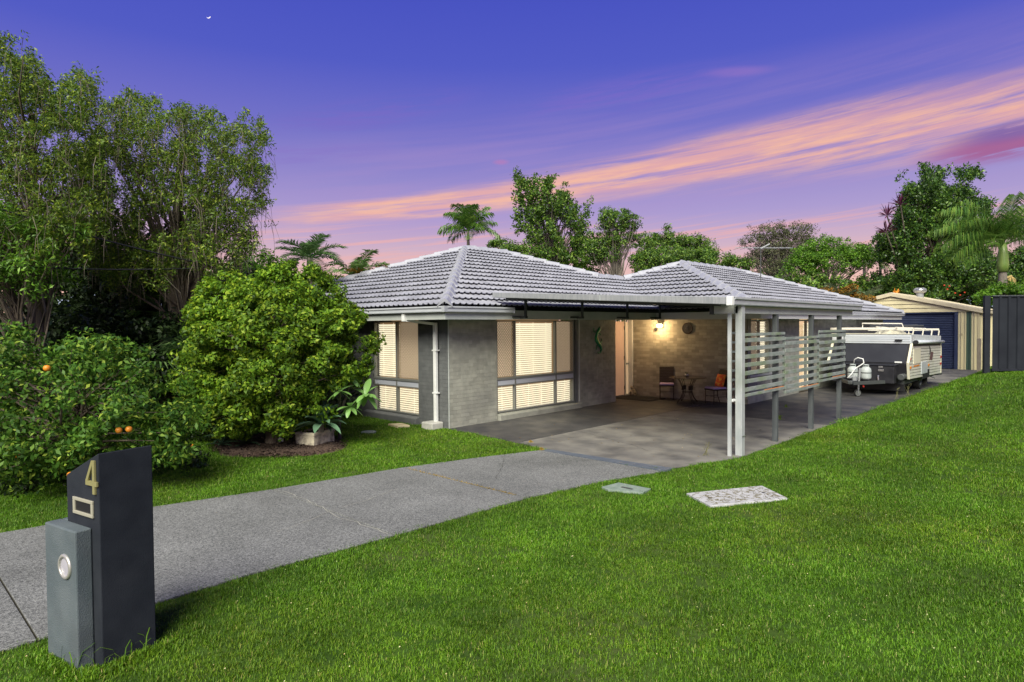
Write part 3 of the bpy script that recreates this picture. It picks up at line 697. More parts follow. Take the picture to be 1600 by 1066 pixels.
# front fascia channel (slopes with the sheet)
fc = MB(); fc.hexa([(0.47, 0.90, cz(0.47) - 0.115), (5.98, 0.90, cz(5.98) - 0.125), (5.98, 1.02, cz(5.98) - 0.125), (0.47, 1.02, cz(0.47) - 0.115), (0.47, 0.90, cz(0.47)), (5.98, 0.90, cz(5.98)), (5.98, 1.02, cz(5.98)), (0.47, 1.02, cz(0.47))])
obj('front_barge', fc, M_galv, cp, bevel=0.01)
obj('barge_seam', MB().box(3.40, 3.43, 0.892, 0.899, cz(3.4) - 0.117, cz(3.4) - 0.004), M_post, cp)
obj('corner_cap', MB().box(5.955, 6.06, 0.885, 0.98, 2.555, 2.705), M_white, cp, bevel=0.01)
gutter((5.95, 0.985), (5.95, 8.25), (1, 0), mat('carport_gutter', (0.33, 0.36, 0.38, 1), 0.45, 0.1, c2=(0.43, 0.45, 0.47, 1), scale=5, stretch=(1, 1, 5)), cp, h=0.135, w=0.13, z0=2.565)
# rafters under the sheet (dark)
for y in (1.12, 2.9, 4.7, 6.5, 7.9):
    obj('rafter', MB().bar((0.7, y, cz(0.7) - 0.10), (5.75, y, cz(5.75) - 0.10), 0.05, 0.11), M_dsteel, cp)
for x in (1.2, 2.4, 3.6, 4.8):
    obj('purlin', MB().box(x - 0.03, x + 0.03, 1.05, 8.1, cz(x) - 0.045, cz(x) - 0.034), M_dsteel, cp)
obj('side_beam', MB().box(5.90, 5.95, 1.36, 7.86, 2.43, 2.562), M_fascia, cp, bevel=0.004)
obj('front_beam', MB().box(5.53, 5.895, 1.32, 1.37, 2.43, 2.60), M_fascia, cp, bevel=0.004)
obj('beam_end', MB().box(5.46, 5.525, 1.30, 1.38, 2.42, 2.66), M_dsteel, cp)
# risers standing on the house fascia
for u in (1.66, 3.80, 5.86, 7.60):
    br = MB(); br.box(OV + 0.12, OV + 0.17, u, u + 0.05, 2.43, cz(0.8) - 0.1); br.box(OV - 0.0, OV + 0.17, u - 0.02, u + 0.07, 2.42, 2.47)
    br.box(OV + 0.002, OV + 0.03, u - 0.28, u + 0.02, 2.43, 2.475)
    obj('riser_bracket', br, M_dsteel, cp)
# posts
for y in (1.42,): obj('post', MB().box(5.90, 6.02, y - 0.06, y + 0.06, -0.02, 2.563), M_post, cp, bevel=0.006, label='pale corner post')
obj('post', MB().box(5.83, 5.885, 1.21, 1.265, -0.02, 2.43), M_post, cp, bevel=0.005, label='slimmer post beside the corner post')
for y in (3.12, 5.08, 6.98): obj('post', MB().box(5.86, 5.95, y - 0.045, y + 0.045, -0.02, 2.43), M_dpost, cp, bevel=0.005)
obj('post_bracket', MB().box(5.87, 5.905, 1.262, 1.358, 0.93, 0.97), M_white, cp)
obj('post_bracket', MB().box(6.02, 6.03, 1.36, 1.48, 0.33, 0.345), M_chrome, cp)
# screens
for (a0, a1, zt, zb) in ((1.50, 3.36, 2.09, 0.99), (3.38, 5.32, 1.99, 0.90), (5.34, 7.16, 2.10, 0.98)):
    fr = MB(); fr.box(5.975, 6.0, a0, a1, zt - 0.05, zt).box(5.975, 6.0, a0, a1, zb, zb + 0.05)
    sp = obj('screen_panel', fr, M_slat, cp, bevel=0.003)
    obj('stile', MB().box(5.962, 5.974, a0, a0 + 0.035, zb, zt), M_slat, sp); obj('stile', MB().box(5.962, 5.974, a1 - 0.035, a1, zb, zt), M_slat, sp)
    obj('sealant_bead', MB().box(5.98, 5.998, a0 + 0.9, a1 - 0.05, zb + 0.051, zb + 0.062), M_orange_rust, sp)
    n = 7; gap = (zt - 0.05 - zb - 0.05) / n
    smh = MB().box(-0.010, 0.010, 0, a1 - a0 - 0.006, -0.036, 0.036); sme = mesh_from('slat', smh.v, smh.f); sme.materials.append(M_slat)
    for i in range(n):
        o = bpy.data.objects.new('slat', sme); COL.objects.link(o); o.parent = sp
        o.location = (5.987, a0 + 0.003, zb + 0.05 + gap * (i + 0.5)); o.rotation_euler = (random.uniform(-.003, .003), 0, 0)
        b = o.modifiers.new('bevel', 'BEVEL'); b.width = 0.003; b.segments = 1
# pale slatted rungs between the two front posts
for i in range(7):
    z = 1.12 + i * 0.16; obj('spacer_rung', MB().box(5.868, 5.90, 1.267, 1.36, z, z + 0.035), M_dpost, cp)

# ------------------------------------------------------------------ things under the carport
lamp = thing('wall_lamp', 'small lit bulkhead lamp glowing orange on the brick wall under the carport', 'lamp', (0.42, 8.29, 2.2))
M_bulb = mat('lamp_glass', (1, 0.9, 0.7, 1), 0.4, emis=(1.0, 0.80, 0.42, 1), estr=9.0)
obj('lamp_glass', MB().box(0.345, 0.475, 8.16, 8.27, 2.165, 2.265), M_bulb, lamp, bevel=0.015)
obj('housing', MB().box(0.325, 0.495, 8.15, 8.295, 2.268, 2.295).box(0.34, 0.48, 8.272, 8.296, 2.14, 2.268).box(0.335, 0.485, 8.15, 8.27, 2.145, 2.163), M_dsteel, lamp)
obj('motion_sensor', MB().lathe((0.27, 8.22, 2.11), [(0.0, -0.05), (0.035, -0.04), (0.045, 0.0), (0.03, 0.05)], 12, (0.0, -1, -0.4)), M_black, lamp, smooth=True)
ld = bpy.data.lights.new('lamp_light', 'POINT'); ld.energy = 24; ld.color = (1.0, 0.66, 0.32); ld.shadow_soft_size = 0.05
lo = bpy.data.objects.new('lamp_light', ld); COL.objects.link(lo); lo.parent = lamp; lo.location = (-0.01, -0.34, -0.06)
pq = thing('wall_plaque', 'round dark plaque with brown rim hanging high on the lit brick wall', 'plaque', (1.31, 8.29, 2.14))
obj('disc', MB().lathe((1.31, 8.297, 2.13), [(0.155, 0), (0.155, 0.02), (0.0, 0.024)], 32, (0, -1, 0)), mat('plaque_dark', (0.012, 0.012, 0.016, 1), 0.5), pq)
rm = MB(); rm.tube([(1.31 + 0.158 * math.cos(t), 8.28, 2.13 + 0.158 * math.sin(t)) for t in np.linspace(0, 2 * PI, 33)], 0.014, 6, False); obj('rim', rm, mat('plaque_brown', (0.03, 0.010, 0.008, 1), 0.6), pq)
def four(F, w, h, th, m, parent, t0=0.0, s=0.13):
    """numeral 4 in a frame F(a,n,z), origin lower-left"""
    mb = MB(); P = lambda poly: mb.prism(poly, lambda a, b, hh: F(a * w, hh, b * h), t0, t0 + th)
    P([(0.62, 0), (0.82, 0), (0.82, 1), (0.62, 1)])
    P([(0.0, 0.24), (0.62, 0.24), (0.62, 0.38), (0.0, 0.38)]); P([(0.82, 0.24), (1.0, 0.24), (1.0, 0.38), (0.82, 0.38)])
    P([(0.0, 0.38), (0.20, 0.38), (0.62, 0.86), (0.62, 1.0), (0.56, 1.0)])
    return obj('number_four', mb, m, parent)
four(lambda a, n, z: (1.25 + a, 8.27 - n, 2.08 + z), 0.09, 0.13, 0.004, mat('plaque_mark', (0.05, 0.055, 0.08, 1), 0.5), pq)
# gecko
gk = thing('gecko_ornament', 'green and yellow metal gecko climbing the grey wall beside the door', 'ornament', (0.0, 5.6, 1.8))
M_gk = mat('gecko_green', (0.015, 0.14, 0.08, 1), 0.35, 0.3, c2=(0.04, 0.30, 0.10, 1), scale=9); M_gy = mat('gecko_yellow', (0.42, 0.42, 0.04, 1), 0.4, 0.2)
body = [(5.60, 2.20), (5.575, 2.10), (5.535, 2.02), (5.51, 1.92), (5.52, 1.82), (5.57, 1.73), (5.62, 1.64), (5.64, 1.55), (5.61, 1.47), (5.56, 1.46), (5.55, 1.50)]
rd = [0.015, 0.04, 0.028, 0.036, 0.045, 0.042, 0.034, 0.024, 0.018, 0.012, 0.006]
body = [(5.60 + (a - 5.60) * 1.9, z) for a, z in body]; rd = [r * 1.25 for r in rd]
obj('body', MB().tube([(0.03, a, z) for a, z in body], rd, 8), M_gk, gk, smooth=True)
obj('back_stripe', MB().tube([(0.072, a - 0.0, z) for a, z in body[3:6]], 0.014, 6), M_gy, gk, smooth=True)
for (a, z, s1, up) in ((5.50, 2.05, -1.7, 1), (5.48, 2.02, 1.7, -0.5), (5.54, 1.75, 1.7, 1), (5.62, 1.68, -1.7, -1)):
    lg = MB(); e = (0.02, a + s1 * 0.09, z + up * 0.01); h = (0.02, a + s1 * 0.10, z + up * 0.08)
    lg.tube([(0.02, a, z), e, h], [0.017, 0.013, 0.012], 6)
    for k in (-1, 0, 1): lg.tube([h, (0.02, h[1] + k * 0.025, h[2] + up * 0.035)], [0.008, 0.005], 5)
    obj('leg', lg, M_gk, gk, smooth=True)
# door mat
tag(obj('door_mat', MB().box(-0.62, 0.75, 7.05, 7.98, 0.0015, 0.016), mat('mat_black', (0.012, 0.012, 0.014, 1), 0.95, bump=0.5, bscale=200), bevel=0.004), 'large black mat on the slab before the entry door', 'door mat')
# cat figurine
cf = thing('cat_figurine', 'small pale speckled cat figurine sitting by the door frame', 'figurine', (-0.50, 8.12, 0))
M_cat = mat('cat_stone', (0.10, 0.08, 0.05, 1), 0.8, c2=(0.52, 0.46, 0.33, 1), scale=16)
obj('body', MB().lathe((-0.50, 8.12, 0.002), [(0.09, 0), (0.115, 0.04), (0.11, 0.10), (0.075, 0.18), (0.045, 0.22), (0.0, 0.24)], 14), M_cat, cf, smooth=True)
obj('head', MB().lathe((-0.52, 8.10, 0.20), [(0.0, 0), (0.045, 0.02), (0.055, 0.05), (0.04, 0.09), (0, 0.10)], 12), M_cat, cf, smooth=True)
for s_ in (-1, 1): obj('ear', MB().lathe((-0.52 + 0.027 * s_, 8.10 + 0.02 * s_, 0.28), [(0.018, 0), (0.0, 0.045)], 6), M_cat, cf)
obj('tail', MB().tube([(-0.42, 8.10, 0.03), (-0.38, 8.06, 0.03), (-0.37, 7.99, 0.03)], [0.02, 0.018, 0.01], 7), M_cat, cf, smooth=True)
# table
M_iron = mat('bronze_iron', (0.035, 0.025, 0.018, 1), 0.45, 0.5)
TX, TY = 1.66, 7.62
tb = thing('cafe_table', 'round bronze metal cafe table with curved legs between two chairs', 'table', (TX, TY, 0))
obj('tabletop', MB().lathe((TX, TY, 0.70), [(0.48, 0), (0.53, 0.012), (0.53, 0.024), (0.49, 0.034), (0.0, 0.035)], 40), mat('table_glass', (0.10, 0.07, 0.05, 1), 0.15, c2=(0.10, 0.07, 0.05, 1), scale=12), tb, smooth=False)
for k in range(4):
    a = PI / 4 + k * PI / 2 + 0.25; c_, s_ = math.cos(a), math.sin(a); lg = MB()
    for off in (-0.03, 0.03):
        pts = [(TX + c_ * r - s_ * off * (1 - i * 0.08), TY + s_ * r + c_ * off * (1 - i * 0.08), z) for i, (r, z) in enumerate([(0.30, 0.70), (0.22, 0.58), (0.15, 0.42), (0.14, 0.30), (0.20, 0.15), (0.31, 0.02)])]
        lg.tube(pts, 0.0085, 6)
    lg.box(TX + c_ * 0.14 - 0.03, TX + c_ * 0.14 + 0.03, TY + s_ * 0.14 - 0.03, TY + s_ * 0.14 + 0.03, 0.36, 0.48)
    lg.lathe((TX + c_ * 0.32, TY + s_ * 0.32, 0.001), [(0.02, 0), (0.022, 0.015), (0.01, 0.03)], 8)
    obj('leg', lg, M_iron, tb, smooth=False)
rg = MB().tube([(TX + 0.15 * math.cos(t), TY + 0.15 * math.sin(t), 0.30) for t in np.linspace(0, 2 * PI, 25)], 0.009, 6, False); obj('ring_brace', rg, M_iron, tb)
pp = thing('table_pot', 'small silver pot with a dark succulent on the cafe table', 'plant pot', (TX - 0.02, TY, 0.735))
obj('pot', MB().lathe((TX - 0.02, TY, 0.737), [(0.04, 0), (0.065, 0.03), (0.07, 0.06), (0.055, 0.085), (0.045, 0.086), (0.0, 0.08)], 18), M_chrome, pp, smooth=True)
pl = MB()
for i in range(16):
    a = random.uniform(0, 2 * PI); r = random.uniform(0.02, 0.06); pl.tube([(TX - 0.02, TY, 0.81), (TX - 0.02 + r * math.cos(a), TY + r * math.sin(a), 0.83 + random.uniform(0, 0.06))], [0.008, 0.003], 5)
obj('plant', pl, mat('succulent', (0.04, 0.07, 0.04, 1), 0.6), pp)
M_wick = mat('wicker', (0.022, 0.015, 0.012, 1), 0.6, c2=(0.055, 0.035, 0.028, 1), scale=60, bump=0.8, bscale=140)
def chair(loc, rz, label, padm):
    t = thing('wicker_chair', label, 'chair', loc, 'wicker chairs by the cafe table'); Q = Matrix.Rotation(rz, 4, 'Z')
    def T(mb): mb.v = [tuple(Q @ Vector(v) + Vector(loc)) for v in mb.v]; return mb
    obj('seat', T(MB().box(-0.23, 0.23, -0.22, 0.22, 0.40, 0.435)), M_iron, t, bevel=0.01)
    obj('seat_pad', T(MB().box(-0.23, 0.22, -0.21, 0.21, 0.437, 0.485)), padm, t, bevel=0.018)
    bk = MB()
    for i in range(6):
        z0 = 0.45 + i * 0.085; x0 = -0.22 - (z0 - 0.45) * 0.22
        bk.hexa([(x0, -0.215, z0), (x0 + 0.03, -0.215, z0), (x0 + 0.03, 0.215, z0), (x0, 0.215, z0), (x0 - 0.019, -0.215, z0 + 0.084), (x0 + 0.011, -0.215, z0 + 0.084), (x0 + 0.011, 0.215, z0 + 0.084), (x0 - 0.019, 0.215, z0 + 0.084)])
    obj('backrest', T(bk), M_wick, t, bevel=0.006)
    for s_ in (-1, 1):
        obj('leg', T(MB().tube([(0.20, 0.19 * s_, 0.40), (0.205, 0.19 * s_, 0.01)], 0.012, 8)), M_iron, t)
        obj('leg', T(MB().tube([(-0.20, 0.20 * s_, 0.42), (-0.22, 0.20 * s_, 0.2), (-0.30, 0.20 * s_, 0.01)], 0.012, 8)), M_iron, t)
        obj('stretcher', T(MB().tube([(0.20, 0.19 * s_, 0.22), (-0.22, 0.20 * s_, 0.22)], 0.007, 6)), M_iron, t)
    obj('stretcher', T(MB().tube([(0.20, -0.19, 0.24), (0.20, 0.19, 0.24)], 0.007, 6)), M_iron, t)
    return t, T
M_pad = mat('lilac_pad', (0.42, 0.30, 0.55, 1), 0.9, c2=(0.50, 0.38, 0.62, 1), scale=30)
chair((0.82, 7.92, 0), R(-60), 'dark wicker chair with lilac seat pad left of the cafe table', M_pad)
c2, T2 = chair((2.48, 7.72, 0), R(243), 'dark wicker chair holding an orange cushion right of the cafe table', M_pad)
cu = MB()
for i in range(9):
    for j in range(9):
        a, b = i / 4 - 1, j / 4 - 1; th = 0.055 * (max(0, (1 - a ** 4) * (1 - b ** 4))) ** 0.5
        cu.v.append((-0.155 - 0.05 * b + th, a * 0.19, 0.66 + b * 0.17))
for i in range(9):
    for j in range(9):
        a, b = i / 4 - 1, j / 4 - 1; th = 0.05 * (max(0, (1 - a ** 4) * (1 - b ** 4))) ** 0.5
        cu.v.append((-0.158 - 0.05 * b - th * 0.5, a * 0.19, 0.66 + b * 0.17))
for i in range(8):
    for j in range(8):
        a = i * 9 + j; cu.f.append((a, a + 1, a + 10, a + 9)); a += 81; cu.f.append((a, a + 9, a + 10, a + 1))
T2(cu)
tag(obj('cushion', cu, mat('floral_cushion', (0.55, 0.03, 0.02, 1), 0.9, c2=(0.80, 0.16, 0.03, 1), scale=12, c3=(0.75, 0.50, 0.06, 1), scale3=15, amt3=0.9), smooth=True, fix=False), 'square red and orange patterned cushion propped on the right wicker chair', 'cushion')

# ------------------------------------------------------------------ mailbox
ca, sa = math.cos(R(12)), math.sin(R(12)); MF = Vector((5.73, -7.98, 0))
e1 = Vector((-ca, -sa, 0)); e2 = Vector((-sa, ca, 0))
FM = lambda a, n, z: tuple(MF + e1 * a - e2 * n + Vector((0, 0, z)))    # a: along the street face (leftwards), n: out to the street
mbx = thing('mailbox', 'charcoal rendered letterbox pillar with a slanted top and gold number', 'mailbox', tuple(MF))
M_mb = mat('charcoal_render', (0.016, 0.019, 0.026, 1), 0.8, spec=0.12, c2=(0.022, 0.026, 0.034, 1), scale=6, bump=0.25, bscale=120, c3=(0.032, 0.036, 0.045, 1), scale3=2.2, amt3=0.6)
M_mb2 = mat('slate_render', (0.070, 0.092, 0.104, 1), 0.75, c2=(0.10, 0.122, 0.135, 1), scale=5, bump=0.5, bscale=130, c3=(0.07, 0.08, 0.09, 1), scale3=3, amt3=0.6)
WM, DM = 0.44, 0.358
obj('pillar', MB().hexa([FM(0, 0, -0.1), FM(WM, 0, -0.1), FM(WM, -DM, -0.1), FM(0, -DM, -0.1), FM(0, 0, 1.425), FM(WM, 0, 1.235), FM(WM, -DM, 1.235), FM(0, -DM, 1.425)]), M_mb, mbx, bevel=0.008)
BXA, BXB, BP, BZ = 0.095, 0.525, 0.105, 0.915
obj('letter_chest', MB().fbox(FM, BXA, BXB, 0.0015, BP, -0.1, BZ).fbox(FM, WM + 0.002, BXB, -0.17, 0.0, -0.1, BZ - 0.002), M_mb2, mbx, bevel=0.01)
FMr = lambda a, n, z: FM(0.145 - a, n, z)
M_gold = mat('brass_number', (0.40, 0.37, 0.17, 1), 0.4, 0.5)
four(lambda a, n, z: FM(0.142 - a, n, 1.15 + z), 0.145, 0.225, 0.012, M_gold, mbx, t0=0.002)
sf = MB(); a0_, a1_, z0_, z1_ = 0.085, 0.375, 0.985 + 0.055, 1.135
a0_, a1_, z0_, z1_ = 0.06, 0.33, 0.985, 1.10
sf.fbox(FM, a0_, a1_, 0.001, 0.014, z0_, z0_ + 0.022).fbox(FM, a0_, a1_, 0.001, 0.014, z1_ - 0.022, z1_).fbox(FM, a0_, a0_ + 0.026, 0.001, 0.0135, z0_ + 0.022, z1_ - 0.022).fbox(FM, a1_ - 0.026, a1_, 0.001, 0.0135, z0_ + 0.022, z1_ - 0.022)
fo = obj('slot_frame', sf, mat('satin_champagne', (0.47, 0.45, 0.36, 1), 0.4, 0.4), mbx, bevel=0.003)
obj('slot', MB().fbox(FM, a0_ + 0.026, a1_ - 0.026, 0.0008, 0.003, z0_ + 0.022, z1_ - 0.022), M_black, mbx)
cc = FM((BXA + BXB) / 2 - 0.075, BP, 0.66); no = -e2
rgm = MB(); x_ = e1; 
for r0, r1, h in ((0.085, 0.062, 0.014),):
    k = 32; vs = []
    for r, hh in ((r0, 0.001), (r0, h * 0.6), (r0 - 0.008, h), (r1 + 0.004, h), (r1, h * 0.7), (r1, 0.001)):
        for j in range(k):
            t = 2 * PI * j / k; vs.append(tuple(Vector(cc) + no * hh + (e1 * math.cos(t) + Vector((0, 0, 1)) * math.sin(t)) * r))
    fs = [(i * k + j, i * k + (j + 1) % k, (i + 1) * k + (j + 1) % k, (i + 1) * k + j) for i in range(5) for j in range(k)]
    rgm.add(vs, fs)
obj('round_window_ring', rgm, mat('satin_nickel', (0.50, 0.49, 0.46, 1), 0.35, 0.6), mbx, smooth=True)
obj('round_window', MB().lathe(tuple(Vector(cc) + no * 0.002), [(0.062, 0), (0.0, 0.003)], 32, tuple(no)), mat('frosted', (0.36, 0.35, 0.40, 1), 0.3), mbx)

# ------------------------------------------------------------------ garage
GY = 27.6; FG = lambda a, n, z: (a, GY - n, z)
ga = thing('garage', 'cream steel garage with low gable and wide navy roller door', 'garage', (2.35, GY, 0))
gl, gr_, ge, gap_ = -1.33, 6.0, 2.70, 3.60; apx = (gl + gr_) / 2
# gable cladding: horizontal ribbed boards
for i in range(4):
    z0 = 2.76 + i * 0.21; z1 = z0 + 0.20
    def gx(z): k = max(0, (z - ge) / (gap_ - ge)); return gl + (apx - gl) * k, gr_ - (gr_ - apx) * k
    a0, b0 = gx(z0); a1, b1 = gx(min(z1, gap_ - 0.02))
    obj('gable_board', MB().hexa([FG(a0 + .02, 0, z0), FG(b0 - .02, 0, z0), FG(b0 - .02, 0.045, z0), FG(a0 + .02, 0.045, z0), FG(a1 + .02, 0, min(z1, 3.58)), FG(b1 - .02, 0, min(z1, 3.58)), FG(b1 - .02, 0.012, min(z1, 3.58)), FG(a1 + .02, 0.012, min(z1, 3.58))]), M_cream, ga, bevel=0.006)
bt = MB()
for p, q in (((gl - .1, ge - 0.02), (apx, gap_ + 0.0)), ((apx, gap_ + 0.0), (gr_ + .1, ge - 0.02))):
    bt.hexa([FG(p[0], 0.05, p[1]), FG(q[0], 0.05, q[1]), FG(q[0], 0.13, q[1]), FG(p[0], 0.13, p[1]), FG(p[0], 0.05, p[1] + .17), FG(q[0], 0.05, q[1] + .17), FG(q[0], 0.13, q[1] + .17), FG(p[0], 0.13, p[1] + .17)])
obj('barge_board', bt, M_creamroof, ga, bevel=0.008)
rf = MB()
for sgn, xe in ((1, gr_ + .1), (-1, gl - .1)):
    n = 40
    pts = [GY - 0.1 + 7.2 * i / (n * 2) for i in range(n * 2 + 1)]
    k = len(rf.v)
    for i, y in enumerate(pts):
        h = 0.03 if i % 4 in (1, 2) else 0
        rf.v += [(apx, y, gap_ + 0.175 + h), (xe, y, ge + 0.155 + h)]
    for i in range(n * 2): rf.f.append((k + 2 * i, k + 2 * i + 1, k + 2 * i + 3, k + 2 * i + 2))
obj('roof', rf, M_creamroof, ga, fix=False)
obj('gutter', MB().box(gr_ + 0.04, gr_ + 0.16, GY - 0.05, GY + 7.1, ge - 0.02, ge + 0.12), M_creamroof, ga)
DLx, DRx, DT = 1.10, 5.02, 2.70
rd_ = obj('roller_door', MB().fbox(FG, DLx, DRx, -0.10, -0.085, 0.0, DT), M_navy, ga)
nr = 32; hh = DT / nr
cm = MB(); ln = DRx - DLx - 0.01; cm.hexa([(0, 0, 0), (ln, 0, 0), (ln, -0.0, 0), (0, -0.0, 0), (0, 0, 0), (0, 0, 0), (0, 0, 0), (0, 0, 0)]) if False else None
vs = [(x, y, z) for x in (0, ln) for (y, z) in ((0, 0.0), (-0.028, hh * 0.25), (-0.028, hh * 0.6), (0, hh * 0.86))]
sme = mesh_from('door_slat', vs, [(0, 4, 5, 1), (1, 5, 6, 2), (2, 6, 7, 3), (0, 1, 2, 3), (4, 7, 6, 5)]); sme.materials.append(M_navy)
for i in range(nr):
    o = bpy.data.objects.new('door_slat', sme); COL.objects.link(o); o.parent = rd_; o.location = (DLx + .005, GY + 0.085, i * hh)
obj('door_frame', MB().fbox(FG, DRx, DRx + 0.14, -0.1, 0.03, 0, DT + 0.05).fbox(FG, DLx - 0.14, DLx, -0.1, 0.03, 0, DT + 0.05).fbox(FG, DLx, DRx, -0.1, 0.028, DT, DT + 0.049), M_navy, ga, bevel=0.004)
def ribbed(F, a0, a1, z0, z1, m, parent, name='wall_panel', period=0.19):
    mb = MB(); n = max(1, int(round((a1 - a0) / period)))
    for i in range(n):
        b = a0 + (a1 - a0) * i / n; c = a0 + (a1 - a0) * (i + 1) / n; w = c - b
        pr_ = [(b, 0), (b + w * .62, 0), (b + w * .70, 0.038), (b + w * .9, 0.038), (c, 0)]
        k = len(mb.v)
        for (a, h) in pr_: mb.v += [F(a, h, z0), F(a, h, z1)]
        for j in range(4): mb.f.append((k + 2 * j, k + 2 * j + 2, k + 2 * j + 3, k + 2 * j + 1))
    return obj(name, mb, m, parent, fix=False)
obj('wall_frame', MB().fbox(FG, DRx + .14, gr_, -0.12, -0.01, 0, ge).fbox(FG, gl, DLx - .14, -0.12, -0.01, 0, ge).box(gr_ - .05, gr_ - .005, GY, GY + 7, 0, ge).box(gl, gl + .05, GY, GY + 7, 0, ge).box(gl, gr_, GY + 6.95, GY + 7, 0, ge), M_cream, ga)
ribbed(FG, DRx + .15, 5.48, 0, ge + .04, M_cream, ga, period=0.18); ribbed(FG, 5.49, 5.68, 0, ge + .04, M_green, ga, period=0.2); ribbed(FG, 5.69, gr_, 0, ge + .04, M_cream, ga, period=0.16)
ribbed(FG, gl, DLx - .15, 0, ge + .04, M_cream, ga)
ribbed(lambda a, n, z: (gr_ + n, a, z), GY, GY + 7, 0, ge, M_cream, ga)
obj('door_motor_switch', MB().fbox(FG, 5.28, 5.36, 0.03, 0.06, 1.62, 1.74), M_sand, ga)
vt = MB(); vt.lathe((3.24, 29.4, 3.35), [(0.17, 0), (0.17, 0.46)], 20)
obj('vent_collar', vt, M_galv, ga)
vn = MB(); vn.lathe((3.24, 29.4, 3.78), [(0.18, 0), (0.25, 0.05), (0.28, 0.14), (0.25, 0.22), (0.14, 0.29), (0, 0.30)], 20)
vo = obj('roof_ventilator', vn, M_chrome, ga, smooth=True)
fn = MB()
for k in range(22):
    t = 2 * PI * k / 22; fn.tube([(3.24 + r * math.cos(t + o_), 29.4 + r * math.sin(t + o_), 3.78 + z) for r, z, o_ in ((0.20, 0.02, 0), (0.285, 0.08, .05), (0.30, 0.14, .1), (0.27, 0.21, .15), (0.16, 0.28, .2))], 0.009, 4)
obj('vent_fins', fn, M_galv, vo)
tag(obj('timber_post', MB().box(6.12, 6.26, 25.9, 26.04, -0.05, 1.52), M_wood, bevel=0.012), 'weathered grey timber post at the right corner of the cream garage', 'post')

# ------------------------------------------------------------------ boundary fence
fp0 = S(13.50, 18.0); dirf = Vector((D2[0], D1[0], 0)) ; dirf = Vector((0.7243, 0.6895, 0)).normalized(); nf = Vector((0.6895, -0.7243, 0)) * 1
FF = lambda a, n, z: tuple(Vector((fp0.x, fp0.y, 0)) + dirf * a + nf * n + Vector((0, 0, z)))
fe = thing('boundary_fence', 'tall charcoal ribbed steel boundary fence at the right edge of the lawn', 'fence', (fp0.x, fp0.y, 0.7))
obj('post', MB().fbox(FF, -0.10, 0.06, -0.03, 0.06, 0.6, 3.00), M_char, fe, bevel=0.006)
off = 0.12
for i in range(4):
    a = 0.14 + i * 2.36
    p = obj('top_rail', MB().fbox(FF, a, a + 2.34, -0.03, 0.03, 2.955, 3.00), M_char, fe, bevel=0.004); obj('bottom_rail', MB().fbox(FF, a, a + 2.34, -0.03, 0.03, 0.86, 0.92), M_char, fe)
    obj('top_edge', MB().fbox(FF, a, a + 2.34, 0.0, 0.028, 3.001, 3.006), M_galv, p)
    for j in range(3):
        b = a + 0.02 + j * 0.77
        ribbed(FF, b, b + 0.765, 0.91, 2.96, M_char, fe, 'sheet', 0.255)
    obj('post', MB().fbox(FF, a + 2.345, a + 2.355 + .04, -0.035, 0.04, 0.7, 2.99), M_char, fe)
obj('scuff_mark', MB().fbox(FF, 1.10, 1.13, 0.029, 0.031, 2.0, 2.35), M_galv, fe) if False else None

# ------------------------------------------------------------------ camper trailer
ct = thing('camper_trailer', 'white and black folding camper trailer parked beside the house before the garage', 'trailer', (4.9, 13.4, 0))
M_alu = mat('ribbed_alu', (0.52, 0.54, 0.44, 1), 0.4, 0.25, c2=(0.60, 0.61, 0.55, 1), scale=3); M_alub = mat('alu_roof', (0.55, 0.60, 0.64, 1), 0.35, 0.3, c2=(0.66, 0.69, 0.72, 1), scale=3, stretch=(0.5, 1, 3))
M_cb = mat('trailer_black', (0.018, 0.018, 0.022, 1), 0.5, spec=0.15, c2=(0.03, 0.03, 0.035, 1), scale=4); M_cb2 = mat('trailer_charcoal', (0.020, 0.021, 0.028, 1), 0.5, spec=0.15, c2=(0.028, 0.030, 0.038, 1), scale=2)
M_cw = mat('trailer_cream', (0.60, 0.57, 0.44, 1), 0.5); M_tank = mat('gas_bottle', (0.32, 0.36, 0.36, 1), 0.45, c2=(0.44, 0.47, 0.46, 1), scale=8)
cx0, cx1, cy0, cy1 = 3.66, 5.98, 13.95, 18.6
prof = [(cy0, 1.58), (13.50, 0.97), (13.60, 0.56), (cy1, 0.42), (cy1, 1.50)]     # (y,z)
obj('body', MB().prism(prof, lambda y, z, h: (h, y, z), cx0 + 0.04, cx1 - 0.02), M_cb, ct)
obj('front_panel', MB().hexa([(cx0 + .1, 13.49, 1.0), (cx1 - .1, 13.49, 1.0), (cx1 - .1, 13.53, 1.0), (cx0 + .1, 13.53, 1.0), (cx0 + .1, 13.915, 1.56), (cx1 - .1, 13.915, 1.56), (cx1 - .1, 13.97, 1.56), (cx0 + .1, 13.97, 1.56)]), M_cb2, ct, bevel=0.01)
ld_ = MB().prism([(cy0 - 0.03, 1.585), (cy1, 1.50), (cy1, 1.76), (cy0 - 0.03, 1.885)], lambda y, z, h: (h, y, z), cx0, cx1)
lid = obj('roof_lid', ld_, M_alub, ct, bevel=0.012)
for i in range(3): z = 1.655 + i * 0.07; obj('roof_trim', MB().box(cx0 + .02, cx1 - .03, cy0 - 0.042, cy0 - 0.031, z, z + 0.045), M_alub, lid, bevel=0.003)
obj('lid_edge', MB().box(cx0 - .01, cx1 + .01, cy0 - 0.05, cy0 + 0.0, 1.888, 1.91), M_cw, lid)
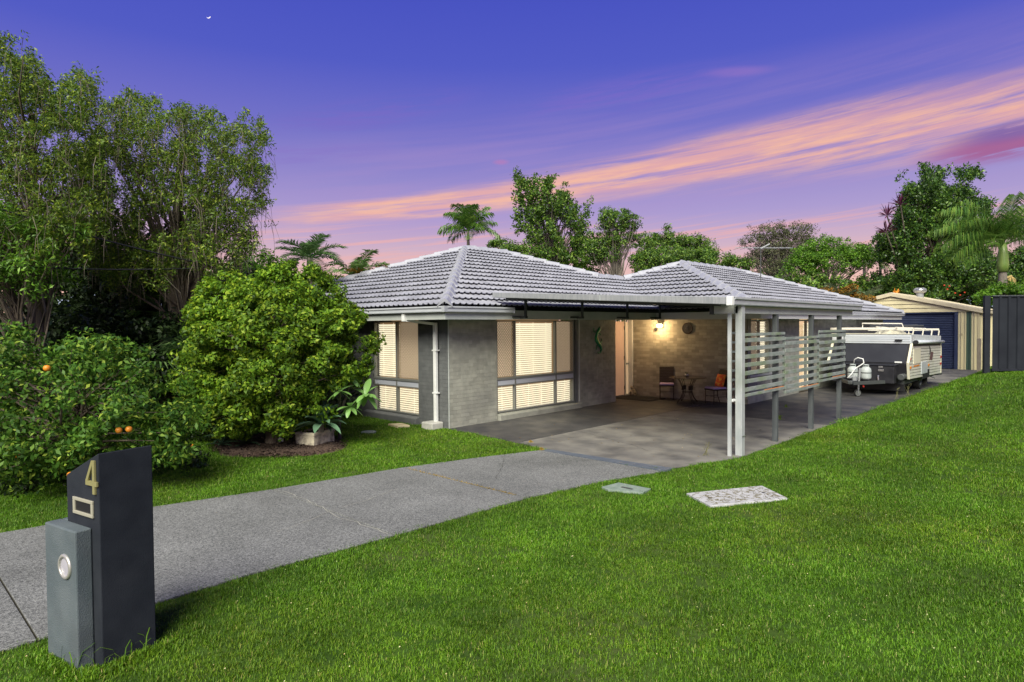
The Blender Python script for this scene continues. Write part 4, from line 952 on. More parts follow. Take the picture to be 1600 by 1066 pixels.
# right side: cladding boards
sb = 11
for i in range(sb):
    z0 = 0.50 + i * 0.093
    z1 = z0 + 0.078
    ys0 = 13.50 + max(0, (z0 - 0.97)) * 0.74 + 0.06 if z0 > .97 else 13.56
    zr = -0.10 * 1.0
    obj('side_board', MB().hexa([(cx1 - .019, ys0, z0), (cx1 + .012, ys0, z0), (cx1 + .012, cy1, z0 - .10), (cx1 - .019, cy1, z0 - .10), (cx1 - .019, ys0, z1), (cx1 + .002, ys0, z1), (cx1 + .002, cy1, z1 - .10), (cx1 - .019, cy1, z1 - .10)]), M_alu, ct)
obj('corner_trim', MB().bar((cx1 - .0, 13.97, 1.585), (cx1, 13.49, 0.98), 0.07, 0.05).bar((cx1, 13.49, 0.98), (cx1, 13.60, 0.50), 0.07, 0.05), M_cw, ct)
obj('corner_trim', MB().box(cx1 - .01, cx1 + .02, cy1 - .05, cy1 + .01, 0.40, 1.50), M_cw, ct)
obj('corner_trim', MB().bar((cx0 + .02, 13.95, 1.585), (cx0 + .02, 13.48, 0.98), 0.07, 0.06), M_cw, ct)
obj('side_hatch', MB().box(cx1 + .003, cx1 + .022, 14.15, 15.15, 0.93, 1.42), M_cw, ct, bevel=0.006)
obj('side_hatch', MB().box(cx1 + .003, cx1 + .024, 15.3, 16.2, 0.55, 0.95), M_alub, ct, bevel=0.006)
M_red = mat('reflector_red', (0.35, 0.02, 0.01, 1), 0.4); M_amb = mat('reflector_amber', (0.6, 0.2, 0.02, 1), 0.4)
for (y, z, m) in ((13.72, 1.12, M_red), (13.75, 0.85, M_amb), (16.4, 0.80, M_amb), (18.5, 1.0, M_red), (18.45, 0.75, M_red)):
    obj('marker_light', MB().box(cx1 + .013, cx1 + .035, y - .07, y + .07, z - .04, z + .04), m, ct, bevel=0.01)
obj('side_decal', MB().box(cx1 + .0135, cx1 + .0145, 14.2, 15.0, 0.84, 0.89), M_amb, ct)
obj('side_decal', MB().prism([(16.55, 0.98), (16.75, 1.24), (17.2, 1.22), (17.0, 0.94)], lambda y, z, h: (h, y, z), cx1 + .0135, cx1 + .015), mat('decal_brown', (0.10, 0.05, 0.05, 1), 0.6), ct)
sw = MB()
for i in range(9):
    t0, t1 = i / 9, (i + 1) / 9; f_ = lambda t: (16.4 + 0.28 * math.sin(t * 3.0), 1.48 - 0.36 * t)
    (a, b), (c, d_) = f_(t0), f_(t1); w = 0.06 * math.sin(PI * (t0 + t1) / 2) + 0.015; sw.prism([(a - w, b), (a + w, b), (c + w, d_), (c - w, d_)], lambda y, z, h: (h, y, z), cx1 + .0135, cx1 + .015)
obj('side_decal', sw, M_cb, ct)
obj('wheel_arch', MB().box(cx1 - .01, cx1 + .016, 15.5, 16.55, 0.38, 0.66), M_cb, ct)
awn = MB().tube([(cx1 + .07, 14.25, 1.63), (cx1 + .07, 18.6, 1.55)], 0.055, 12); obj('awning_roll', awn, M_alub, ct, smooth=True)
obj('awning_end', MB().tube([(cx1 + .07, 14.10, 1.632), (cx1 + .07, 14.25, 1.63)], 0.065, 12), M_black, ct)
obj('lid_latch', MB().box(cx1 - .45, cx1 - .24, cy0 - .09, cy0 - .045, 1.66, 1.73), M_black, ct, bevel=0.02)
# roof furniture
M_rw = mat('rack_cream', (0.66, 0.62, 0.52, 1), 0.5)
rk = obj('roof_rack', MB().box(cx0, cx1, 14.15, 14.22, 2.02, 2.10).box(cx0, cx1, 18.2, 18.27, 1.95, 2.03), M_rw, ct, bevel=0.01)
for y in (14.18, 15.6, 17.0, 18.23):
    z = 2.06 - (y - 14) * 0.018
    obj('rack_hoop', MB().tube([(cx1 - .95, y, z - .17), (cx1 - .95, y, z + .02), (cx1 - .04, y, z + .0), (cx1 - .0, y, z - .04), (cx1 - .02, y, z - .20)], 0.022, 8), M_rw, rk)
obj('rack_rail', MB().tube([(cx1 - .03, 14.0, 2.04), (cx1 - .03, 18.4, 1.97)], 0.02, 8).tube([(cx1 - 1.0, 14.0, 2.12), (cx1 - 1.0, 18.4, 2.03)], 0.02, 8).tube([(cx1 - .45, 14.0, 2.10), (cx1 - .45, 18.4, 2.03)], 0.02, 8), M_rw, rk)
bk_ = MB()
for k in range(7): bk_.tube([(cx1 - 1.35 + 0.17 * k + random.uniform(-.03, .03), 14.5 + random.uniform(0, .4), 2.10 + random.uniform(0, .08)), (cx1 - 1.2 + 0.17 * k, 16.5, 2.10 + random.uniform(0, .08))], 0.03, 6)
obj('bike_rack_bars', bk_, M_dsteel, rk); obj('bike_rack_frame', MB().tube([(cx1 - 1.5, 14.35, 2.06), (cx1 - 1.5, 14.35, 2.24), (cx1 - .35, 14.35, 2.22), (cx1 - .30, 14.35, 2.05)], 0.022, 8).tube([(cx1 - 1.5, 14.35, 2.24), (cx1 - 1.5, 16.6, 2.20)], 0.02, 8), M_rw, rk)
hd = MB()
for i in range(7):
    r = math.cos(i / 6 * PI / 2); hd.lathe((4.95, 15.9, 1.82), [], 4) if False else None
hd.lathe((4.95, 15.9, 1.83), [(0.50, 0), (0.46, 0.08), (0.36, 0.15), (0.2, 0.19), (0.0, 0.20)], 24); obj('roof_hatch', hd, M_cw, ct, smooth=True)
obj('roof_beam', MB().box(cx0 - .1, cx1 - .9, 14.02, 14.12, 2.02, 2.10), M_rw, rk, bevel=0.02)
# front boxes, lamp, decals
obj('storage_box', MB().box(3.95, 5.72, 12.95, 13.47, 0.38, 0.93), M_cb, ct, bevel=0.02)
obj('box_lid', MB().box(3.93, 5.74, 12.92, 13.48, 0.931, 0.955), M_cb2, ct, bevel=0.008)
obj('box_latch', MB().box(5.30, 5.42, 12.925, 12.947, 0.86, 0.915).box(5.29, 5.44, 12.93, 12.949, 0.75, 0.82), M_chrome, ct, bevel=0.004)
obj('tap', MB().tube([(5.30, 12.93, 0.62), (5.30, 12.90, 0.58), (5.31, 12.89, 0.48)], 0.022, 8), M_chrome, ct)
obj('battery_box', MB().lathe((5.86, 13.2, 0.58), [(0.10, 0), (0.10, 0.03), (0.08, 0.04)], 18, (0, -1, 0)).tube([(5.86, 13.2, 0.58), (5.86, 13.55, 0.58)], 0.095, 16), M_dsteel, ct)
obj('panel_sticker', MB().box(5.62, 5.82, 13.483, 13.488, 1.0, 1.045), M_white, ct)
obj('chassis', MB().box(cx0 + .3, cx1 - .12, 13.5, 18.5, 0.33, 0.45).bar((3.9, 13.6, 0.42), (4.86, 11.75, 0.44), 0.06, 0.10).bar((5.75, 13.6, 0.42), (4.90, 11.75, 0.44), 0.06, 0.10), M_dsteel, ct)
obj('stone_guard', MB().box(4.0, 5.9, 13.52, 13.54, 0.12, 0.36), M_black, ct)
for i, x in enumerate((4.66, 5.03)):
    bo = obj('gas_bottle', MB().lathe((x, 12.62, 0.50), [(0.10, 0), (0.145, 0.04), (0.152, 0.08), (0.152, 0.28), (0.14, 0.34), (0.09, 0.39), (0.05, 0.41)], 22), M_tank, ct, smooth=True)
    obj('bottle_collar', MB().tube([(x + 0.075 * math.cos(t), 12.62 + 0.075 * math.sin(t), 0.955) for t in np.linspace(0, 2 * PI, 19)], 0.014, 6, False).tube([(x - .075, 12.62, .88), (x - .075, 12.62, .96)], 0.012, 6).tube([(x + .075, 12.62, .88), (x + .075, 12.62, .96)], 0.012, 6), M_tank, bo)
    obj('bottle_strap', MB().lathe((x, 12.62, 0.70), [(0.155, 0), (0.155, 0.03)], 22), M_dsteel, bo)
obj('gas_hose', MB().tube([(4.70, 12.56, 0.98), (4.74, 12.52, 1.12), (4.84, 12.5, 1.18), (4.98, 12.5, 1.14), (5.0, 12.52, 1.02), (4.92, 12.48, 0.95), (4.78, 12.42, 0.84), (4.68, 12.38, 0.66), (4.60, 12.3, 0.55)], 0.018, 8), M_white, ct, smooth=True)
obj('jockey_leg', MB().tube([(4.97, 12.22, 0.88), (4.95, 12.22, 0.55)], 0.03, 10).tube([(4.95, 12.22, 0.55), (4.93, 12.22, 0.20)], 0.024, 10), M_galv, ct)
jw = obj('jockey_wheel', MB().lathe((4.91, 12.20, 0.11), [(0.10, -0.03), (0.11, -0.02), (0.11, 0.02), (0.10, 0.03)], 22, (0.75, -0.66, 0)), M_rubber, ct)
obj('wheel_hub', MB().lathe((4.91, 12.20, 0.11), [(0.085, -0.036), (0.06, -0.042), (0.085, 0.036)], 20, (0.75, -0.66, 0)), M_chrome, jw)
obj('jockey_fork', MB().bar((4.95, 12.16, 0.22), (4.96, 12.15, 0.10), 0.03, 0.012), M_galv, ct)
obj('winch', MB().box(4.83, 4.93, 12.0, 12.14, 0.50, 0.62).tube([(4.72, 12.05, 0.58), (4.9, 12.05, 0.62)], 0.03, 8), M_galv, ct)
obj('coupling', MB().box(4.81, 4.93, 11.55, 11.85, 0.42, 0.52), M_dsteel, ct, bevel=0.02)
obj('red_handle', MB().tube([(5.02, 12.2, 0.42), (5.06, 12.2, 0.38), (5.08, 12.2, 0.30)], 0.024, 8), M_red, ct)
def wheel(x, y, parent):
    w = obj('wheel', MB().lathe((x, y, 0.335), [(0.21, -0.10), (0.32, -0.10), (0.335, -0.07), (0.335, 0.07), (0.32, 0.10), (0.21, 0.10), (0.2, 0.06)], 32, (1, 0, 0)), M_rubber, parent)
    obj('rim', MB().lathe((x, y, 0.335), [(0.215, 0.0), (0.215, 0.095), (0.19, 0.098), (0.17, 0.05), (0.07, 0.07), (0.0, 0.075)], 24, (1, 0, 0)), M_galv, w)
wheel(5.74, 16.0, ct); wheel(3.95, 16.0, ct)
obj('mudflap', MB().box(5.62, 5.94, 16.52, 16.54, 0.12, 0.45), M_rubber, ct)
obj('spring', MB().tube([(5.55, 15.3, 0.38), (5.55, 16.0, 0.24), (5.55, 16.7, 0.38)], 0.03, 6), M_dsteel, ct)
obj('rear_step', MB().box(5.5, 6.0, 18.2, 18.75, 0.34, 0.40).tube([(5.9, 17.2, 0.36), (6.05, 17.2, 0.30)], 0.02, 6), M_dsteel, ct)

# ------------------------------------------------------------------ lids, stones, garden bits
def quadslab(name, pts, h, m, z0=-0.04, **k):
    return obj(name, MB().prism([(p[0], p[1]) for p in pts], lambda a, b, hh: (a, b, hh + gz(a, b)), z0, h), m, **k)
LC = [(6.50, -1.47), (7.08, -0.41), (7.59, -0.83), (7.01, -1.81)]
lidt = thing('pit_lid', 'pale concrete pit lid littered with dry clippings on the right lawn', 'pit lid', (7.05, -1.13, 0))
M_lid = mat('lid_concrete', (0.34, 0.34, 0.35, 1), 0.85, c2=(0.44, 0.44, 0.45, 1), scale=9, bump=0.3, bscale=70)
obj('slab', MB().prism(LC, lambda a, b, hh: (a, b, hh), -0.06, 0.012), M_lid, lidt, bevel=0.008)
cl_ = MB(); A_, B_, C_, D_ = [Vector(p) for p in LC]
for i in range(230):
    s_, t_ = random.uniform(.05, .95), random.uniform(.05, .95); p = A_.lerp(B_, s_).lerp(D_.lerp(C_, s_), t_); a = random.uniform(0, 2 * PI); l_ = random.uniform(.02, .06)
    q = p + Vector((math.cos(a), math.sin(a))) * l_; r = q + Vector((math.cos(a + .7), math.sin(a + .7))) * l_ * .6
    cl_.tube([(p.x, p.y, .014), (q.x, q.y, .016), (r.x, r.y, .014)], 0.0022, 3, False)
obj('dry_clippings', cl_, mat('dry_grass', (0.13, 0.11, 0.05, 1), 0.9), lidt, kind='stuff', fix=False)
for s_, t_ in ((0.15, 0.5), (0.85, 0.5)):
    p = A_.lerp(B_, s_).lerp(D_.lerp(C_, s_), t_); obj('lifting_slot', MB().lathe((p.x, p.y, 0.0115), [(0.032, 0), (0.0, 0.004)], 12), M_black, lidt)
gt = thing('water_meter_lid', 'small pale green meter box lid sunk in the grass left of the concrete lid', 'meter lid', (5.8, -1.77, 0))
GC = [(5.46, -1.93), (5.50, -1.57), (6.02, -1.56), (6.05, -1.82), (5.62, -2.00)]
M_glid = mat('green_lid', (0.15, 0.20, 0.165, 1), 0.8, c2=(0.22, 0.27, 0.23, 1), scale=12)
obj('lid', MB().prism(GC, lambda a, b, hh: (a, b, hh), -0.05, 0.008), M_glid, gt, bevel=0.006); obj('lid_handle', MB().box(5.68, 5.86, -1.79, -1.75, 0.009, 0.014), M_dsteel, gt)
tag(obj('stepping_stone', MB().prism([(-1.42, -0.62), (-1.0, -0.66), (-0.86, -0.42), (-1.25, -0.34)], lambda a, b, h: (a, b, h), -0.04, 0.035), M_sand, bevel=0.012), 'flat yellowish stone in the grass under the front window', 'stone')
tag(obj('drain_cover', MB().lathe((-0.95, -1.45, -0.02), [(0.16, 0), (0.16, 0.03), (0.13, 0.036), (0, 0.038)], 18), mat('cover_grey', (0.22, 0.27, 0.24, 1), 0.8), smooth=False), 'round grey-green drain cover in the sunny grass near the front window', 'drain cover')
# mulch bed
MBc = (-1.15, -3.35)
mb = MB(); ring = [(MBc[0] + (1.46 + 0.14 * math.sin(3 * t + 1)) * math.cos(t), MBc[1] + (1.16 + 0.12 * math.sin(4 * t)) * math.sin(t)) for t in np.linspace(0, 2 * PI, 41)[:-1]]
mb.v = [(MBc[0], MBc[1], 0.06)] + [(a, b, -0.012) for a, b in ring] + [(MBc[0] + (a - MBc[0]) * .8, MBc[1] + (b - MBc[1]) * .8, 0.03) for a, b in ring]
mb.f = [(1 + i, 1 + (i + 1) % 40, 41 + (i + 1) % 40, 41 + i) for i in range(40)] + [(0, 41 + i, 41 + (i + 1) % 40) for i in range(40)]
M_mulch = mat('mulch', (0.035, 0.020, 0.014, 1), 0.95, c2=(0.085, 0.05, 0.034, 1), scale=30, bump=0.8, bscale=60)
obj('mulch_bed', mb, M_mulch, kind='structure', fix=False)
Vc = []; Fc = []
for i in range(5200):
    t = random.uniform(0, 2 * PI); r = math.sqrt(random.random()) * 1.02; x = MBc[0] + 1.48 * r * math.cos(t); y = MBc[1] + 1.18 * r * math.sin(t); z = 0.055 - 0.06 * r * r + random.uniform(0, .015)
    a = random.uniform(0, PI); l_, w = random.uniform(.012, .035), random.uniform(.005, .012); ti = random.uniform(-.5, .5); k = len(Vc)
    ux, uy = math.cos(a), math.sin(a)
    Vc += [(x - ux * l_ - uy * w, y - uy * l_ + ux * w, z - ti * l_), (x + ux * l_ - uy * w, y + uy * l_ + ux * w, z + ti * l_), (x + ux * l_ + uy * w, y + uy * l_ - ux * w, z + ti * l_ + .004), (x - ux * l_ + uy * w, y - uy * l_ - ux * w, z - ti * l_ + .004)]
    Fc.append((k, k + 1, k + 2, k + 3))
obj('mulch_chips', np_mesh('mulch_chips', Vc, Fc), leafmat('chip', [(0, (0.02, 0.013, 0.009)), (0.6, (0.06, 0.036, 0.026)), (1, (0.14, 0.10, 0.07))], trans=0.0, rough=0.9), kind='stuff')
sl2 = thing('garden_light', 'little white cylindrical garden light in the mulch under the round shrub', 'garden light', (-1.02, -3.62 + .3, 0))
obj('body', MB().lathe((-1.0, -3.85 + .45, 0.02), [(0.05, 0), (0.055, 0.1), (0.05, 0.12), (0, 0.125)], 16), M_white, sl2)
# planter trough
P0 = Vector((-0.52, -3.27, 0)); pe1 = (Vector((-0.13, -3.10, 0)) - P0).normalized(); pe2 = Vector((-pe1.y, pe1.x, 0)); LP, WP, HP = 0.42, 0.62, 0.27
P0 = Vector((-0.60, -3.30, 0))
FPn = lambda a, b, z: tuple(P0 + pe1 * a + pe2 * b + Vector((0, 0, z)))
pt = thing('planter_trough', 'chipped cream concrete planter trough beside the round shrub', 'planter', tuple(P0))
pm = MB()
def ringbox(mb, F, o0, o1, i0, i1, z0, z1):
    (xa, ya), (xb, yb) = o0, o1; (xc, yc), (xd, yd) = i0, i1
    mb.fbox(F, xa, xb, ya, yc, z0, z1).fbox(F, xa, xb, yd, yb, z0, z1).fbox(F, xa, xc, yc, yd, z0, z1).fbox(F, xd, xb, yc, yd, z0, z1)
ringbox(pm, FPn, (0, 0), (LP, WP), (0.035, 0.035), (LP - .035, WP - .035), 0.0, HP)
obj('trough', pm, mat('chipped_concrete', (0.62, 0.56, 0.42, 1), 0.9, c2=(0.40, 0.37, 0.29, 1), scale=5, bump=0.8, bscale=30, c3=(0.14, 0.12, 0.10, 1), scale3=9, amt3=0.9), pt)
obj('trough_rim', MB().fbox(FPn, -.012, LP + .012, -.012, .03, HP - .05, HP - .01).fbox(FPn, LP - .03, LP + .013, -.011, WP + .01, HP - .051, HP - .009), MATS['chipped_concrete'], pt)
obj('potting_mix', MB().fbox(FPn, .036, LP - .036, .036, WP - .036, 0.1, HP - .03), M_mulch, pt)

# ------------------------------------------------------------------ plants
def leaf_cloud(C, Nn, size, aspect=0.42, fold=0.18, jit=0.75, rg=rng):
    """C (n,3) centres, Nn (n,3) preferred normals -> diamond leaves with a fold"""
    n = len(C); nr = Nn + rg.normal(0, jit, (n, 3)); nr /= np.linalg.norm(nr, axis=1, keepdims=True) + 1e-9
    t = rg.normal(0, 1, (n, 3)); t -= nr * (t * nr).sum(1, keepdims=True); t /= np.linalg.norm(t, axis=1, keepdims=True) + 1e-9
    b = np.cross(nr, t); s = (size * rg.uniform(0.6, 1.3, n))[:, None]
    V = np.empty((n, 4, 3)); V[:, 0] = C - t * s * .5; V[:, 1] = C + b * s * aspect * .5 + nr * s * fold * .5; V[:, 2] = C + t * s * .5 - nr * s * .12; V[:, 3] = C - b * s * aspect * .5 + nr * s * fold * .5
    F = np.arange(n * 4).reshape(n, 4); return V.reshape(-1, 3), F
def sphere_dirs(n, rg=rng):
    d = rg.normal(0, 1, (n, 3)); return d / np.linalg.norm(d, axis=1, keepdims=True)
def crown_points(blobs, sub, per, rsub, shell=0.55, rg=rng, zmin=None, subflat=0.8, loose=0.0):
    """blobs: list of (centre, (rx,ry,rz)). returns leaf centres, outward normals, clump centres"""
    Cs = []; Ns = []; CC = []
    w = np.array([b[1][0] * b[1][2] for b in blobs]); w = w / w.sum()
    for (c, r), wi in zip(blobs, w):
        m = max(2, int(sub * wi)); d = sphere_dirs(m, rg); rad = rg.uniform(shell ** 3, 1, m) ** (1 / 3); rad = np.where(rg.random(m) < loose, rad * rg.uniform(1.0, 1.32, m), rad)
        cc = np.array(c) + d * np.array(r) * rad[:, None]; CC.append(cc)
        for q, dd in zip(cc, d):
            k = max(3, int(per * rg.uniform(0.55, 1.45))); rs = rsub * rg.uniform(0.6, 1.35); e = sphere_dirs(k, rg)
            rr = rg.uniform(0.15, 1, k) ** 0.5
            Cs.append(q + e * rs * rr[:, None] * np.array((1, 1, subflat))); Ns.append(e * 0.6 + dd * 0.7 + np.array((0, 0, 0.5)))
    Cs = np.vstack(Cs); Ns = np.vstack(Ns); CC = np.vstack(CC)
    if zmin is not None: k = Cs[:, 2] > zmin; Cs, Ns = Cs[k], Ns[k]
    return Cs, Ns, CC
def poly_crown(poly, n, dn, count, per, rs, rg, subflat=1.0, low=None):
    poly = [tuple(p) for p in poly]; x0 = min(p[0] for p in poly); x1 = max(p[0] for p in poly); y0 = min(p[1] for p in poly); y1 = max(p[1] for p in poly)
    px = rg.uniform(x0, x1, count * 5); py = rg.uniform(y0, y1, count * 5); wob = lambda o_: np.array([mnoise.noise((a * .045, b * .045, o_)) + .6 * mnoise.noise((a * .13, b * .13, o_ + 4)) for a, b in zip(px, py)]) * 26; k = pt_in(poly, px + wob(n), py + wob(n + 9)); px, py = px[k][:count], py[k][:count]
    gap = np.array([mnoise.noise((a * .03, b * .03, n)) for a, b in zip(px, py)]); k = gap > -.30; px, py = px[k], py[k]
    cx_ = (x0 + x1) / 2; prof = np.sqrt(np.clip(1 - ((px - cx_) / ((x1 - x0) * .55)) ** 2, .1, 1)); nd = n + rg.uniform(-1, 1, len(px)) * dn * prof
    CC = np.array([tuple(at(a, b, m)) for a, b, m in zip(px, py, nd)]); Cs = []; Ns = []
    for q, dd in zip(CC, nd):
        m = max(3, int(per * rg.uniform(.5, 1.5))); e = sphere_dirs(m, rg); ax_ = rg.normal(0, .6, 3) + np.array((0, 0, .22)); ax_ /= np.linalg.norm(ax_); t = rg.uniform(-1, 1, m)
        Cs.append(q + e * rs * rg.uniform(.2, 1, m)[:, None] * .75 + ax_ * (t * rs * 1.1)[:, None]); Ns.append(e * .8 + np.array((0, 0, .5)))
    return np.vstack(Cs), np.vstack(Ns), CC
def poly_tree(name, label, n, dn, poly, base_px, count, per, rs, ls, lm, bark, r0, toppx, nb, seed, aspect=.4, cat='tree', jit=1.0, group=None):
    rg = np.random.default_rng(seed); b = at(base_px, 500, n); b.z = 0; t = thing(name, label, cat, tuple(b), group)
    C, Nn, CC = poly_crown(poly, n, dn, count, per, rs, rg); V, F = leaf_cloud(C, Nn, ls, aspect, rg=rg, jit=jit); obj('crown', np_mesh('crown', V, F), lm, t)
    mb = MB(); branches(mb, b, CC, nb, r0, at(toppx[0], toppx[1], n), random.Random(seed)); obj('trunk', mb, bark, t, smooth=True, fix=False); return t, CC
def branches(mb, base, CC, nb, r0, top, rg=random, lean=(0, 0), seg=5):
    base = Vector(base); top = Vector(top); mid = base.lerp(top, .5) + Vector((rg.uniform(-.2, .2), rg.uniform(-.2, .2), 0))
    tr = [base, base.lerp(mid, .6), mid, mid.lerp(top, .6), top]; mb.tube(tr, [r0 * 1.25, r0, r0 * .85, r0 * .6, r0 * .3], 9)
    idx = list(range(len(CC))); rg.shuffle(idx)
    for i in idx[:nb]:
        q = Vector(CC[i]); f = rg.uniform(.3, .95); s = base.lerp(top, f); 
        if q.z < s.z: s = base.lerp(top, max(.25, f - .35))
        m1 = s.lerp(q, .4) + Vector((rg.uniform(-.15, .15), rg.uniform(-.15, .15), (q - s).length * .10)); m2 = s.lerp(q, .75) + Vector((rg.uniform(-.12, .12), rg.uniform(-.12, .12), .05))
        rr = r0 * rg.uniform(.18, .4) * (1.2 - f * .6); mb.tube([s, m1, m2, q], [rr, rr * .7, rr * .4, rr * .12], 5, False)
def tree(name, label, cat, base, blobs, sub, per, rsub, lsize, lm, bm_=None, r0=0.2, top=None, nb=40, shell=.55, aspect=.42, group=None, zmin=None, seed=None, jit=.75, subflat=.8, loose=0.0, parts=('crown', 'trunk')):
    rg = np.random.default_rng(seed if seed is not None else abs(hash(name)) % 999); rr = random.Random(seed or 3)
    t = thing(name, label, cat, tuple(base), group)
    C, Nn, CC = crown_points(blobs, sub, per, rsub, shell, rg, zmin, subflat, loose)
    V, F = leaf_cloud(C, Nn, lsize, aspect, rg=rg, jit=jit)
    obj(parts[0], np_mesh('crown', V, F), lm, t)
    mb = MB(); tp = top if top is not None else Vector(np.mean(CC, axis=0)) + Vector((0, 0, blobs[0][1][2] * .4))
    branches(mb, base, CC, nb, r0, tp, rr); obj(parts[1], mb, bm_ or M_bark, t, smooth=True, fix=False)
    return t, CC

G = lambda r, g, b: (r, g, b)
LM_bush = leafmat('bush_leaf', [(0, G(.045, .10, .012)), (.3, G(.09, .19, .015)), (.7, G(.17, .31, .02)), (1, G(.34, .44, .035))], .4, .5, spec=.25)
LM_citrus = leafmat('citrus_leaf', [(0, G(.03, .09, .012)), (.5, G(.07, .17, .02)), (.85, G(.16, .30, .035)), (1, G(.36, .46, .06))], .38, .5, spec=.25)
LM_bottle = leafmat('fine_leaf', [(0, G(.04, .085, .014)), (.45, G(.10, .18, .022)), (.85, G(.20, .30, .03)), (1, G(.36, .42, .05))], .4, .5)
LM_gum = leafmat('gum_leaf', [(0, G(.03, .075, .015)), (.5, G(.08, .17, .025)), (1, G(.22, .34, .045))], .35, .5)
LM_gumg = leafmat('grey_gum_leaf', [(0, G(.05, .065, .03)), (.5, G(.085, .10, .045)), (1, G(.15, .16, .07))], .3, .6)
LM_dark = leafmat('dark_leaf', [(0, G(.015, .045, .010)), (.6, G(.05, .12, .018)), (1, G(.15, .27, .035))], .3, .4, spec=.45)
LM_bright = leafmat('bright_leaf', [(0, G(.04, .11, .012)), (.5, G(.10, .24, .02)), (1, G(.22, .40, .04))], .4, .45)
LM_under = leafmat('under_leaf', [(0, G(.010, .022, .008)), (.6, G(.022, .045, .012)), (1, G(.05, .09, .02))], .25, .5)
LM_palm = leafmat('palm_leaf', [(0, G(.045, .11, .02)), (.5, G(.09, .20, .03)), (1, G(.20, .30, .05))], .35, .4, spec=.5)
LM_palmg = leafmat('grey_palm_leaf', [(0, G(.05, .09, .04)), (.5, G(.10, .15, .07)), (1, G(.18, .23, .10))], .3, .5)
LM_fern = leafmat('fern_leaf', [(0, G(.06, .14, .04)), (.7, G(.13, .24, .07)), (1, G(.22, .33, .12))], .35, .5)
LM_rust = leafmat('rust_leaf', [(0, G(.12, .10, .02)), (.5, G(.28, .16, .02)), (1, G(.42, .18, .02))], .35, .5)
LM_brown = leafmat('dead_frond', [(0, G(.08, .05, .02)), (1, G(.20, .13, .06))], .2, .7)
LM_purple = leafmat('cordyline', [(0, G(.05, .01, .03)), (1, G(.16, .03, .09))], .3, .4)

# round clipped shrub
bb = S(-4.62, 12.05)
def B(e, n, z): return tuple(S(e, n, z))
blobs = [(B(-4.55, 12.2, 1.80), (1.48, 1.5, 1.3)), (B(-4.2, 12.2, 2.5), (1.05, 1.1, .95)), (B(-5.45, 12.3, 2.25), (.74, .85, .95)), (B(-3.62, 12.1, 1.9), (.85, 1.0, .95)),
         (B(-5.45, 12.2, 1.4), (.88, 1.0, .9)), (B(-4.7, 11.8, 1.1), (1.15, 1.0, .72)), (B(-4.2, 12.2, 3.1), (.5, .6, .40)), (B(-5.55, 12.3, 2.95), (.36, .45, .36)), (B(-4.9, 12.2, 2.9), (.4, .5, .3)), (B(-5.1, 12.0, .62), (.85, .85, .42)), (B(-4.2, 12.0, .66), (.8, .8, .42))]
rgl = np.random.default_rng(19)
for _ in range(26):
    c, r_ = blobs[rgl.integers(5)]; d_ = sphere_dirs(1, rgl)[0]; d_[2] = abs(d_[2]) * .9 - .1; q_ = np.array(c) + d_ * np.array(r_) * .93; k_ = rgl.uniform(.22, .40); blobs.append((tuple(q_), (k_, k_, k_ * .85)))
tree('round_shrub', 'large dense rounded shrub with glossy lime green leaves in the mulch bed', 'shrub', bb, blobs, 1000, 90, .17, .082, LM_bush, r0=.09, top=Vector(B(-4.6, 12.1, 2.6)), nb=90, shell=.84, seed=11, zmin=.14, jit=.8, aspect=.5)
# citrus
cb = S(-6.1, 8.95)
blobs = [(B(-6.2, 9.0, 1.15), (1.35, 1.2, 1.0)), (B(-7.2, 8.8, 1.35), (1.0, 1.0, .9)), (B(-5.35, 8.9, 1.0), (.85, .9, .65)), (B(-6.6, 8.6, .75), (1.1, .9, .6)), (B(-7.0, 8.8, 1.95), (.5, .6, .42)), (B(-5.9, 9.1, 1.75), (.6, .6, .45)), (B(-4.75, 8.9, .8), (.42, .5, .4)), (B(-8.2, 8.6, 1.2), (.9, .9, 1.0))]
ci, CCc = tree('citrus_tree', 'bushy low orange tree hung with a few oranges left of the letterbox', 'fruit tree', cb, blobs, 460, 62, .22, .082, LM_citrus, r0=.07, top=Vector(B(-6.2, 9.0, 1.4)), nb=150, shell=.55, seed=21, zmin=.10, jit=1.0, aspect=.45)
for e, n, z in ((-5.85, 7.95, 1.76), (-5.12, 8.2, .93), (-5.0, 8.22, .94), (-5.55, 7.9, .42), (-6.3, 8.0, .66)):
    p = B(e, n, z); obj('orange', MB().lathe((p[0], p[1], p[2] - .04), [(0, 0), (.025, .006), (.038, .022), (.042, .04), (.038, .06), (.025, .075), (0, .08)], 14), M_orange, ci, smooth=True)
fo_ = (-1.95, -4.68); tag(obj('fallen_orange', MB().lathe((fo_[0], fo_[1], -.01), [(0, 0), (.025, .006), (.038, .022), (.042, .04), (.038, .06), (.025, .075), (0, .08)], 14), M_orange, smooth=True), 'orange fruit lying on the grass left of the round shrub', 'orange')

